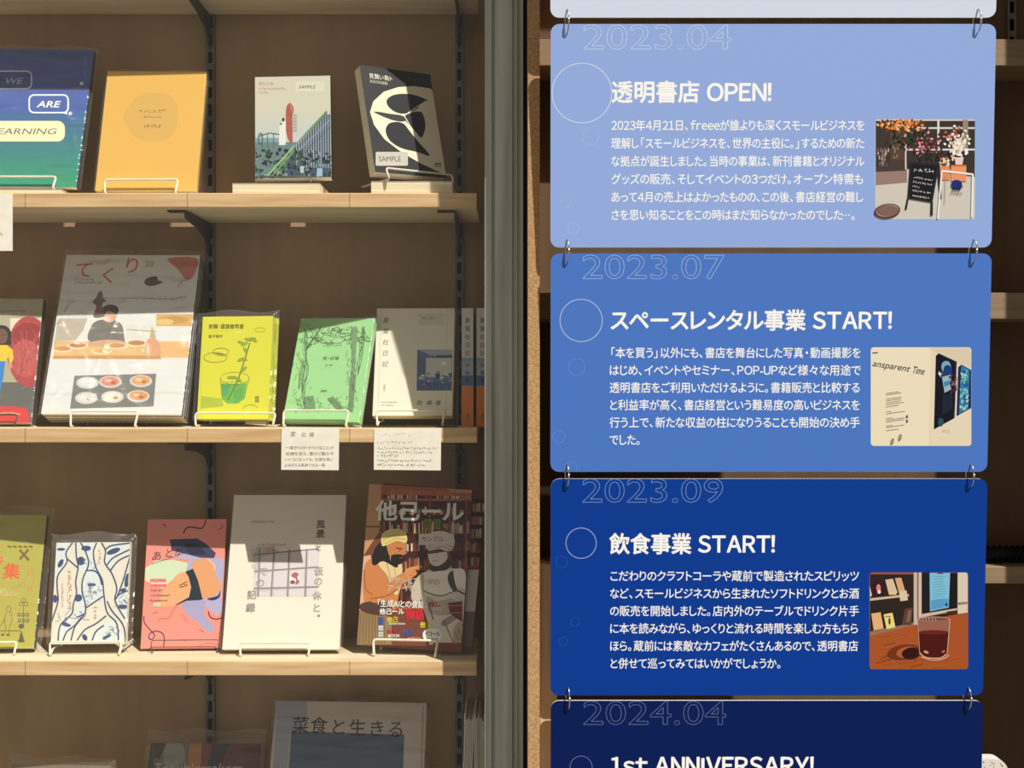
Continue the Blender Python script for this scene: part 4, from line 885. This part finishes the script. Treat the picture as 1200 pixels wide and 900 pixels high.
c.up(); c.scribble(156, 325, 10, 20, (190, 100, 50), 1.2, .11, True, 3); c.scribble(118, 400, 12, 11, (180, 110, 60), 1.1, .13, True, 5); c.scribble(345, 190, 5, 16, (190, 110, 60), 1.2, .11, True, 6); c.scribble(318, 545, 4, 18, (190, 100, 60), 1.2, .11, True, 7)
done(B); sleeve(B, .010, .017, .0016, 12, 33)
stand(B, 58.5, 143, 752, 'white wire stand under the blue wave book', shelf=3, r=.0018)
B = book('paperback_book', 'pink book with a collage of bare skin and dark blue cloth', 'book', [(165, 761), (258, 759), (265.5, 609), (173, 608)], 2.174, .010, (234, 144, 130), lean=14, shelf=3)
c = B.cv; c.zoom(155, 600, .2); BL = (52, 62, 96)
c.poly([(75, 330), (140, 285), (240, 280), (330, 300), (330, 370), (230, 400), (180, 450), (75, 400)], (206, 220, 184), smooth=False); c.poly([(220, 260), (330, 230), (440, 250), (545, 280), (520, 440), (530, 580), (500, 610), (440, 560), (400, 520), (280, 525), (330, 280)], (176, 170, 204), smooth=False)
c.poly([(280, 540), (350, 510), (430, 520), (420, 600), (480, 670), (470, 710), (430, 700), (380, 640), (320, 600)], (166, 160, 196), smooth=False)
c.poly([(220, 160), (380, 155), (430, 185), (490, 240), (480, 270), (400, 268), (230, 225)], (62, 66, 96), smooth=False); c.poly([(300, 190), (380, 180), (440, 250), (340, 250)], (44, 46, 72))
c.poly([(120, 545), (200, 555), (290, 530), (345, 470), (340, 400), (310, 352), (260, 370), (220, 420), (170, 480), (150, 530)], (226, 168, 120), smooth=True)
c.poly([(350, 300), (430, 268), (480, 310), (490, 370), (515, 430), (500, 480), (420, 508), (380, 430), (356, 350)], (222, 158, 110), smooth=True); c.poly([(310, 350), (356, 332), (385, 400), (412, 510), (330, 512), (345, 440), (330, 380)], (40, 52, 62), smooth=False); c.poly([(250, 545), (330, 500), (420, 506), (400, 516), (320, 520), (262, 545)], (40, 52, 62)); c.poly([(440, 508), (500, 490), (516, 455), (510, 500), (470, 518)], (44, 54, 84), smooth=True); c.line([(440, 275), (480, 310), (478, 340)], (240, 206, 176), 6, smooth=True)
c.poly([(130, 530), (170, 535), (160, 555), (120, 548)], (190, 206, 170))
c.line([(300, 125), (320, 92), (360, 90), (405, 96), (425, 70), (432, 48)], (40, 30, 40), 7, smooth=True); c.line([(180, 72), (200, 84)], (60, 36, 46), 5); c.line([(505, 105), (530, 88), (520, 72)], (120, 70, 70), 4, smooth=True)
c.text('あ', 112, 280, 62, (58, 36, 52), shear=.15); c.text('と', 190, 262, 58, (58, 36, 52), shear=.1); c.text('が', 245, 250, 54, (34, 30, 46), shear=.1); c.text('き', 300, 225, 54, (30, 26, 44), shear=.1); c.line([(112, 306), (250, 260), (340, 225)], (70, 44, 58), 3)
c.line([(68, 610), (72, 650), (105, 690), (130, 720), (118, 745), (98, 740), (104, 712), (140, 698), (175, 710), (188, 740), (184, 790)], BL, 6, smooth=True); c.line([(446, 582), (458, 615), (490, 628), (525, 620)], (40, 36, 60), 6, smooth=True); c.line([(150, 645), (170, 625), (220, 620), (235, 580), (260, 552)], (190, 96, 90), 3.5, smooth=True); c.line([(290, 595), (325, 645)], (196, 90, 84), 3); c.line([(120, 595), (150, 585)], (150, 90, 90), 3); c.line([(390, 690), (420, 702)], (160, 90, 100), 3); c.line([(295, 748), (315, 752)], (70, 60, 90), 6); c.line([(390, 785), (440, 768), (500, 775)], (170, 110, 140), 3, smooth=True)
for y, n in ((405, 9), (435, 9)): c.rect_(104, y-14, 200, y+6, (236, 140, 130), up=False)
c.up(); c.scribble(110, 405, 7, 12, (120, 50, 60), 1, .13, seed=1); c.scribble(110, 435, 7, 12, (120, 50, 60), 1, .13, seed=2); c.scribble(106, 464, 6, 11, (90, 40, 50), 1, .16, seed=3); c.scribble(106, 492, 11, 11, (90, 40, 50), .95, .16, seed=4); c.scribble(102, 522, 10, 11, (90, 40, 50), .95, .16, seed=5)
c.line([(275, 430), (300, 420), (326, 430), (300, 436), (278, 442)], (70, 56, 50), 4); c.line([(300, 416), (326, 408)], (70, 56, 50), 3)
done(B)
stand(B, 177, 257.5, 750, 'thin grey wire stand under the pink book', M_WIREG, shelf=3, r=.0009)
B = book('hardcover_book', 'large cream book with a tiled window photo and outlined vertical lettering', 'book', [(259, 761), (399, 761), (404.5, 580), (276, 580)], 2.147, .014, (230, 222, 202), lean=16, shelf=3, rough=.55)
c = B.cv; c.zoom(250, 560, .2446)
c.poly([(200, 345), (508, 325), (498, 570), (188, 570)], (196, 186, 188))
for P in ([(190, 470), (215, 452), (215, 520), (190, 525)], [(228, 380), (285, 368), (283, 440), (226, 452)], [(298, 365), (358, 355), (355, 435), (296, 440)], [(370, 352), (440, 342), (438, 425), (368, 432)], [(455, 340), (504, 332), (502, 420), (453, 424)], [(222, 462), (280, 452), (277, 525), (220, 532)], [(292, 450), (354, 442), (350, 522), (290, 526)], [(366, 442), (436, 436), (434, 520), (364, 524)], [(450, 436), (502, 430), (498, 520), (448, 522)], [(220, 545), (276, 540), (275, 568), (220, 568)], [(290, 540), (348, 536), (347, 568), (290, 568)], [(362, 536), (434, 532), (434, 568), (362, 568)], [(448, 532), (498, 528), (497, 568), (448, 568)]): c.poly(P, (214, 206, 206))
c.rect_(205, 330, 250, 356, (190, 184, 190)); c.poly([(250, 332), (292, 328), (290, 352), (254, 358)], (206, 150, 120)); c.poly([(295, 340), (505, 326), (505, 345), (330, 356)], (230, 224, 216))
GL = (136, 124, 124)
for x0, x1 in ((222, 214), (292, 276), (364, 356), (448, 440)): c.line([(x0, 340), (x1, 570)], GL, 7)
for y0, y1 in ((368, 340), (448, 428), (530, 522)): c.line([(196, y0), (506, y1)], GL, 7)
c.ell(388, 482, 24, 30, (232, 222, 220)); c.poly([(372, 470), (390, 452), (408, 462), (402, 480), (412, 500), (392, 512), (396, 486)], (176, 84, 92), smooth=True); c.ell(380, 500, 12, 9, (120, 60, 76)); c.line([(250, 400), (262, 420), (276, 400)], (236, 232, 230), 4)
OC = (92, 84, 80)
for i, (g, y) in enumerate((('風', 238), ('景', 284), ('と', 348), ('仮', 464), ('の', 512), ('休', 582), ('と', 640), ('。', 664))):
    x = (492, 490, 488, 482, 482, 474, 476, 498)[i]; sz = 44 if i in (0, 1, 3, 4, 5, 6) else 34
    if i > 1: c.text(g, x, y, sz, (244, 240, 230), off=.045)
    c.text(g, x, y, sz, OC, outline=2.2)
for g, x, y in (('て', 216, 466), ('の', 202, 520), ('記', 160, 578), ('録', 154, 640)): c.text(g, x, y, 46, (244, 240, 230), off=.045); c.text(g, x, y, 46, OC, outline=2.2)
c.scribble(182, 214, 11, 10, (92, 84, 74), 1, .16, seed=3); c.scribble(216, 324, 11, 12, (150, 120, 100), 1, .13, seed=4); c.scribble(186, 350, 8, 11, (140, 120, 104), 1.1, .13, True, 5)
done(B); sleeve(B, .005, .010, .0014, 10, 41, film_m=M_WRAP)
stand(B, 281, 364, 753.5, 'white wire stand under the large cream photo book', shelf=3)
# copies of the magazine with the turbaned man
def mag_art(c):
    c.zoom(410, 560, .2444); r = random.Random(21)
    WD = (150, 74, 48)
    c.poly([(80, 30), (155, 30), (140, 260), (60, 380), (70, 200)], (196, 150, 104)); c.rect_(40, 230, 150, 238, (120, 84, 56))
    c.poly([(40, 380), (100, 370), (110, 480), (100, 620), (40, 640)], (226, 176, 150))
    for row, y in enumerate((100, 200, 265, 355, 440, 530, 620)):
        c.rect_(150, y-88 if row else 70, 640, y, (64, 30, 24)); 
        x = 152
        while x < 620:
            w_ = r.uniform(5, 13); hh = r.uniform(38, 62); cc = r.choice(((214, 180, 150), (190, 130, 96), (130, 60, 46), (226, 206, 180), (110, 50, 40), (170, 150, 140), (150, 90, 60), (90, 44, 36)))
            if r.random() < .82: c.poly([(x, y-hh), (x+w_*.8, y-hh+2), (x+w_*.8, y), (x, y)], cc, up=False)
            x += w_
        c.up(); c.rect_(148, y, 640, y+9, (186, 96, 64))
    for x in (255, 385, 480, 560): c.line([(x, 80), (x-8, 640)], WD, 7)
    c.poly([(150, 34), (590, 52), (588, 88), (150, 80)], (166, 92, 60)); c.poly([(470, 48), (590, 52), (586, 74), (480, 70)], (190, 140, 92)); c.text('自己完結NEXTし続ける', 192, 76, 25, (206, 132, 78), width=300, end=(500, 86))
    # man: beard and turban, bare shoulder, shawl, skirt, pointing arm
    SK = (206, 132, 76); SK2 = (176, 102, 56)
    c.poly([(40, 640), (160, 630), (200, 700), (200, 800), (36, 800)], (150, 124, 84), smooth=False)
    for k in range(9): c.line([(52+14*k, 650), (46+15*k, 796)], (118, 94, 62), 4, up=False)
    c.up(); c.poly([(70, 430), (95, 390), (150, 376), (200, 400), (240, 470), (236, 560), (200, 650), (90, 640), (64, 540)], SK, smooth=True); c.poly([(60, 600), (190, 590), (200, 640), (150, 660), (60, 640)], (84, 58, 50), smooth=True)
    c.poly([(130, 372), (220, 360), (250, 420), (246, 520), (216, 560), (180, 470), (140, 420)], (230, 206, 156), smooth=True); c.line([(175, 400), (210, 540)], (190, 160, 112), 5); c.line([(205, 390), (230, 520)], (196, 166, 116), 5)
    c.poly([(105, 400), (120, 340), (160, 300), (190, 330), (196, 400), (230, 415), (220, 430), (160, 400), (120, 420)], (36, 28, 28), smooth=True)
    c.poly([(180, 318), (225, 300), (262, 312), (270, 345), (258, 372), (236, 392), (196, 380), (182, 350)], (196, 126, 76), smooth=True); c.poly([(200, 372), (236, 366), (262, 376), (256, 404), (226, 418), (198, 404)], (34, 26, 26), smooth=True); c.line([(222, 336), (252, 340)], (50, 30, 26), 5); c.ell(240, 348, 5, 3, (30, 20, 20)); c.poly([(258, 340), (276, 362), (258, 368)], (190, 120, 72)); c.line([(236, 384), (256, 382)], (130, 60, 50), 4)
    c.poly([(150, 300), (156, 268), (196, 246), (250, 250), (274, 280), (268, 312), (226, 302), (180, 322), (156, 326)], (224, 204, 130), smooth=True); c.line([(158, 300), (210, 275), (268, 276)], (176, 156, 88), 4, smooth=True); c.line([(168, 318), (220, 292), (270, 296)], (186, 164, 96), 4, smooth=True); c.line([(165, 275), (210, 256), (255, 262)], (190, 170, 104), 3, smooth=True)
    c.poly([(80, 560), (120, 600), (200, 560), (270, 500), (320, 460), (300, 440), (240, 462), (170, 510), (110, 520)], SK, smooth=True); c.line([(100, 580), (190, 560), (270, 496)], SK2, 7, smooth=True); c.line([(70, 440), (76, 530), (110, 560)], SK2, 6, smooth=True)
    c.poly([(262, 452), (280, 432), (338, 420), (345, 432), (304, 444), (322, 456), (304, 474), (276, 478)], (216, 146, 90), smooth=True); c.line([(290, 452), (318, 456)], SK2, 3); c.line([(284, 464), (306, 470)], SK2, 3)
    # plain armoured figure with a pale head wrap
    AR = (224, 216, 198); AD = (110, 102, 92); A2 = (242, 236, 222)
    c.poly([(330, 500), (340, 460), (390, 436), (470, 430), (540, 440), (556, 500), (560, 580), (540, 700), (530, 800), (380, 800), (376, 700), (350, 620)], AR, smooth=False)
    c.poly([(380, 420), (440, 380), (486, 390), (480, 430), (430, 450), (392, 446)], (64, 58, 54), smooth=True)
    c.poly([(340, 470), (400, 450), (480, 446), (520, 470), (510, 530), (450, 560), (370, 545), (344, 520)], A2, smooth=True); c.line([(350, 540), (430, 566), (508, 540)], AD, 5, smooth=True); c.poly([(470, 470), (490, 446), (520, 470), (530, 540), (500, 545), (476, 510)], (74, 68, 62), smooth=True)
    c.poly([(500, 440), (546, 440), (558, 490), (550, 540), (516, 530), (502, 490)], A2, smooth=True); c.poly([(510, 540), (552, 540), (560, 620), (540, 690), (520, 680)], (214, 204, 186), smooth=True); c.line([(508, 536), (556, 560)], (60, 56, 52), 7)
    c.poly([(300, 520), (330, 470), (356, 470), (350, 560), (322, 600), (296, 580)], (200, 188, 168), smooth=True)
    c.poly([(376, 352), (410, 340), (460, 348), (466, 390), (430, 420), (400, 420), (380, 396)], (222, 214, 200), smooth=True); c.poly([(376, 352), (440, 340), (466, 352), (440, 356), (380, 364)], (70, 44, 40), smooth=True); c.line([(382, 357), (430, 350)], (176, 70, 50), 3); c.line([(396, 398), (420, 396)], AD, 3)
    c.poly([(362, 320), (366, 280), (410, 256), (466, 260), (500, 290), (498, 330), (470, 352), (420, 338), (376, 346)], (212, 204, 190), smooth=True); c.line([(370, 330), (430, 318), (494, 330)], AD, 3, smooth=True); c.line([(374, 342), (440, 330), (480, 344)], AD, 3, smooth=True)
    c.poly([(370, 570), (420, 590), (500, 580), (500, 640), (440, 660), (376, 640)], (190, 180, 160), smooth=True); c.line([(376, 600), (400, 680)], AD, 6); c.poly([(440, 690), (520, 640), (530, 660), (460, 710)], (160, 150, 134), smooth=True); c.line([(450, 680), (500, 800)], AD, 5); c.rect_(400, 790, 530, 806, (150, 60, 44)); c.poly([(500, 720), (530, 690), (545, 740), (520, 790), (496, 780)], (186, 168, 148), smooth=True); c.line([(505, 740), (520, 780)], AD, 3); c.line([(520, 720), (535, 770)], AD, 3)
    c.poly([(470, 600), (540, 590), (540, 690), (520, 680), (480, 650)], (120, 44, 40)); c.line([(470, 612), (540, 612)], (176, 120, 96), 5); c.line([(470, 648), (540, 646)], (176, 120, 96), 5)
    # lettering
    c.text('他己ール', 122, 194, 98, (236, 234, 228), width=420, end=(540, 200), off=.04); c.text('号', 176, 102, 20, (226, 220, 210)); 
    for x in (358, 402): c.poly([(x, 198), (x+34, 198), (x+30, 246), (x, 246)], (120, 132, 30)); c.line([(x+10, 204), (x+8, 240)], (60, 70, 16), 5); c.line([(x+22, 204), (x+20, 240)], (60, 70, 16), 5)
    c.text('号', 446, 246, 30, (186, 160, 40), off=.02)
    c.rr(330, 268, 500, 322, 4, (214, 204, 190)); c.text('サンプル', 342, 304, 28, (40, 34, 32), width=110, off=.0, shear=.1)
    c.text('ワタシとアナタの', 180, 500, 32, (222, 204, 170), width=250, outline=2.2, end=(430, 512)); c.text('アイイル', 176, 540, 32, (222, 204, 170), width=150, outline=2.2)
    c.text('「生成AIとの会話」', 128, 614, 36, (244, 240, 232), width=248, end=(376, 622), off=.03); c.text('他己ール', 142, 652, 30, (246, 244, 240), width=118, off=.04); c.text('物語', 266, 676, 52, (232, 34, 60), width=92, off=.03)
    c.text('PICK', 398, 634, 18, (230, 220, 210), width=46, off=.02); c.text('推し', 378, 616, 26, (196, 36, 40), width=58, off=.04)
    c.rect_(138, 668, 160, 704, (54, 90, 150)); c.rect_(138, 708, 160, 732, (226, 226, 226)); c.rect_(138, 738, 160, 762, (220, 222, 226)); c.text('会話', 141, 728, 18, (80, 84, 100), width=17); c.text('面', 141, 758, 18, (80, 84, 100))
    c.text('他己', 178, 690, 28, (240, 220, 40), width=54, off=.03); c.text('Selection', 186, 704, 17, (236, 230, 214), width=80, off=.02); c.text('他己', 336, 716, 30, (244, 226, 40), width=66, off=.03); c.text('ップル', 404, 714, 20, (236, 232, 226), width=34, off=.03)
    c.text('他己', 176, 748, 24, (196, 36, 56), width=46, off=.03); c.text('BOOK', 184, 764, 20, (238, 232, 224), width=56, off=.03); c.text('他己', 250, 752, 26, (50, 100, 190), width=58, off=.03); c.text('gallery', 276, 774, 19, (236, 150, 120), width=64, off=.02)
    c.rr(350, 722, 442, 786, 30, (244, 244, 242)); c.text('イコール', 360, 756, 24, (20, 20, 20), width=72, off=.03); c.scribble(372, 776, 4, 12, (90, 90, 90), 1, .12, seed=2)
Mg = [(419, 754), (540, 766.5), (554, 573), (431.5, 568)]
B = book('magazine', 'front magazine showing a turbaned bearded man facing a white robot', 'magazine', Mg, 2.142, .008, (120, 66, 48), lean=15, roll=2, yaw=8, shelf=3, group='magazines with the turbaned man', sy=5)
mag_art(B.cv); done(B); MB_ = B
B.T = .0215
stand(B, 437.5, 513, 750, 'white wire stand under the magazine with the turbaned man', shelf=3, r=.0022)
Mx2 = B.M @ Matrix.Translation((.016, .0105, .0012)) @ Matrix.Rotation(math.radians(1.5), 4, 'Y')
t = empty('magazine', Mx2, 'second magazine peeking out to the right behind the one with the robot', 'magazine', 'magazines with the turbaned man')
w_, h_ = B.w, B.h; b = MB(); b.box(-w_/2, w_/2, 0, .0006, 0, h_, ink((110, 58, 44))); b.box(-w_/2, w_/2, .0074, .008, 0, h_, ink((96, 50, 40))); b.box(w_/2-.0006, w_/2, .0006, .0074, 0, h_, ink((84, 44, 34)))
c = Canvas(Mx2, (-w_/2+.0003, w_/2-.0003, .0003, h_-.0003)); c.zoom(410, 560, .2444); r = random.Random(23)
for k, y in enumerate((160, 225, 285, 350, 420)):
    c.rect_(560, y-60, 650, y, (54, 26, 22)); x = 572
    while x < 640: w2 = r.uniform(6, 12); c.poly([(x, y-r.uniform(30, 48)), (x+w2*.8, y-40), (x+w2*.7, y), (x, y)], r.choice(((196, 170, 150), (120, 60, 46), (170, 110, 84))), up=False); x += w2
    c.up(); c.rect_(560, y, 650, y+8, (150, 80, 54))
c.rect_(540, 440, 640, 640, (200, 192, 176)); c.rect_(520, 640, 640, 810, (110, 96, 84)); c.into(b); b.build('cover', t)
b = MB(); b.box(-w_/2+.0008, w_/2-.0008, .0008, .0072, .0008, h_-.0008, M_PAGEV); b.build('page_block', t)
# ---------------- row 4
B = book('magazine', 'grey and blue cookery magazine with large black Japanese title, bottom row', 'magazine', [(304, 1018), (492, 1018), (500, 825), (325, 820)], 2.150, .014, (206, 196, 182), lean=17, shelf=4, rough=.4, sr=1)
c = B.cv; c.zoom(310, 810, .175)
c.poly([(80, 55), (286, 65), (280, 265), (180, 268), (160, 520), (60, 520)], (168, 168, 186)); c.poly([(60, 520), (160, 520), (120, 1200), (20, 1200)], (168, 168, 186)); c.poly([(180, 268), (936, 292), (905, 1200), (110, 1200)], (74, 100, 130)); c.line([(176, 268), (110, 1100)], (200, 192, 182), 7)
for i, (g, x, y) in enumerate((('菜', 178, 272), ('食', 300, 274), ('と', 445, 284), ('生', 560, 290), ('き', 700, 296), ('る', 825, 300))): c.text(g, x, y, 120, (24, 22, 26), off=.006)
c.text('talking our partners', 470, 380, 34, (50, 60, 80), width=320, end=(790, 388)); c.line([(1062, 100), (1050, 520)], (160, 150, 138), 8)
done(B); sleeve(B, .007, .008, .0026, 26, 51, n=(110, 110))
stand(B, 350, 440, 1010, 'white wire stand under the grey and blue cookery magazine', shelf=4)
B = book('paperback_book', 'dark photo book with pale English title in a loose bag, bottom row', 'book', [(158, 1018), (293, 1018), (303, 871), (178, 871)], 2.150, .014, (60, 42, 38), lean=16, shelf=4)
c = B.cv; c.zoom(150, 810, .1417)
c.poly([(195, 430), (500, 430), (490, 700), (230, 700)], (110, 110, 100)); c.poly([(310, 440), (440, 435), (470, 560), (400, 620), (300, 600)], (146, 146, 132), smooth=True); c.poly([(195, 430), (320, 430), (260, 560), (215, 540)], (70, 58, 50)); c.poly([(505, 430), (610, 430), (600, 720), (490, 720)], (176, 116, 64)); c.poly([(610, 430), (700, 430), (640, 720), (596, 720)], (120, 50, 36)); c.poly([(700, 430), (850, 430), (720, 700), (640, 700)], (30, 32, 34)); c.poly([(850, 430), (1080, 430), (1075, 720), (720, 720)], (90, 40, 36)); c.ell(950, 570, 22, 26, (120, 50, 46))
c.text('Troublemakers', 210, 670, 104, (196, 186, 172), width=740); c.rect_(150, 700, 1080, 1600, (70, 60, 56))
done(B); sleeve(B, .009, .024, .0022, 16, 53)
stand(B, 180, 270, 1010, 'white wire stand under the dark photo book in the bottom row', shelf=4)
B = book('paperback_book', 'dull grey book in a loose bag, only its top showing at the lower left', 'book', [(-8, 1018), (116, 1018), (130, 896), (15, 896)], 2.150, .012, (120, 104, 84), lean=16, shelf=4)
done(B); sleeve(B, .008, .014, .0016, 12, 57)
# leaflets standing on edge beside the window frame
r = random.Random(31); nL = 11
for k in range(nL):
    Y = 2.112; x0 = (544+2.3*k-600)/F*Y; zt = at(0, 836+r.uniform(0, 9), Y).z; zb = S_TOP[4]+.0005; h_ = zt-zb; sp = (k-5)*.0006-.004*(1-k/nL)
    sh = r.choice(((230, 222, 202), (214, 204, 182), (238, 232, 216), (196, 184, 160)))
    b = MB(); n = 8; pr = []
    for i in range(n+1): z = h_*i/n; bow = .010*math.sin(math.pi*.5*(1-i/n))**2*(-1 if k < 5 else .15); pr.append((x0+bow, z))
    th_ = .0026
    ring_ = [(x, z) for x, z in pr]+[(x+th_, z) for x, z in reversed(pr)]
    nn = len(ring_); m = ink(sh, .7, .2); kk = b.mi(m); b.v += [(x-x0, 0, z) for x, z in ring_]+[(x-x0, .15, z) for x, z in ring_]
    for i in range(n): b.f.append((i, i+1, nn-2-i, nn-1-i)); b.m.append(kk); b.f.append((nn+i, nn+nn-1-i, nn+nn-2-i, nn+i+1)); b.m.append(kk)
    for i in range(nn): j = (i+1) % nn; b.f.append((i, nn+i, nn+j, j)); b.m.append(kk)
    o = b.build('leaflet', loc=(x0, Y, zb)); tag(o, 'cream leaflet standing on edge in the tight row beside the window frame', 'leaflet', 'leaflets standing on edge in the bottom row')
# ---------------- handwritten shelf cards
def card(px0, px1, py0, py1, label, art, Y=2.0985, tilt=0):
    p = at(px0, py1, Y); w_ = (px1-px0)/F*Y; h_ = (py1-py0)/F*Y
    Mx = Matrix.Translation(p) @ Matrix.Rotation(math.radians(tilt), 4, 'Y'); t = empty('shelf_card', Mx, label, 'card', 'handwritten cards on the shelf edges')
    b = MB(); b.box(0, w_, 0, .0004, 0, h_, M_PAPER); c = Canvas(Mx, (.0003, w_-.0003, .0003, h_-.0003)); art(c); c.into(b); b.build('paper', t)
    b = MB(); b.box(w_*.3, w_*.7, .0005, .0012, h_-.012, h_-.002, ink((220, 216, 206))); b.build('adhesive_pad', t)
def cd1(c):
    c.zoom(320, 495, .075)
    c.text('家', 262, 220, 92, INKC, off=-.004, shear=.1); c.text('近', 436, 222, 76, INKC, off=-.004, shear=.1); c.text('場', 556, 226, 84, INKC, off=-.004, shear=.1)
    c.text('一度きりのトクベツなことが', 190, 418, 56, INKC, width=760, off=.004); c.text('認識を変え、豊かに動かす', 195, 510, 56, INKC, width=760, off=.004); c.text('いくつになっても、日常を思い', 185, 602, 56, INKC, width=760, off=.004); c.text('よみがえる再読できる一冊', 175, 690, 56, INKC, width=640, off=.004)
def cd2(c):
    c.zoom(430, 495, .08333)
    c.scribble(190, 190, 8, 52, (206, 200, 190), 1, .08, seed=60)
    for i, (y, n) in enumerate(((294, 13), (376, 22), (434, 20), (478, 8), (550, 20), (612, 18))): c.scribble(140, y, n, 36, INKC, 1.08, .075, seed=70+i)
def cd0(c): c.scribble(-2, 276, 1, 5, INKC, 1, .1, seed=3)
card(-52, 14.8, 227, 294, 'blank cream card hanging from the upper shelf at the left edge', cd0)
card(329.5, 397, 501, 550.5, 'card with bold handwritten heading below the mint green book', cd1, tilt=.5)
card(438, 516.5, 502, 550.5, 'card with six handwritten lines below the cream diary book', cd2, tilt=.6)
bpy.data.objects.remove(_co)
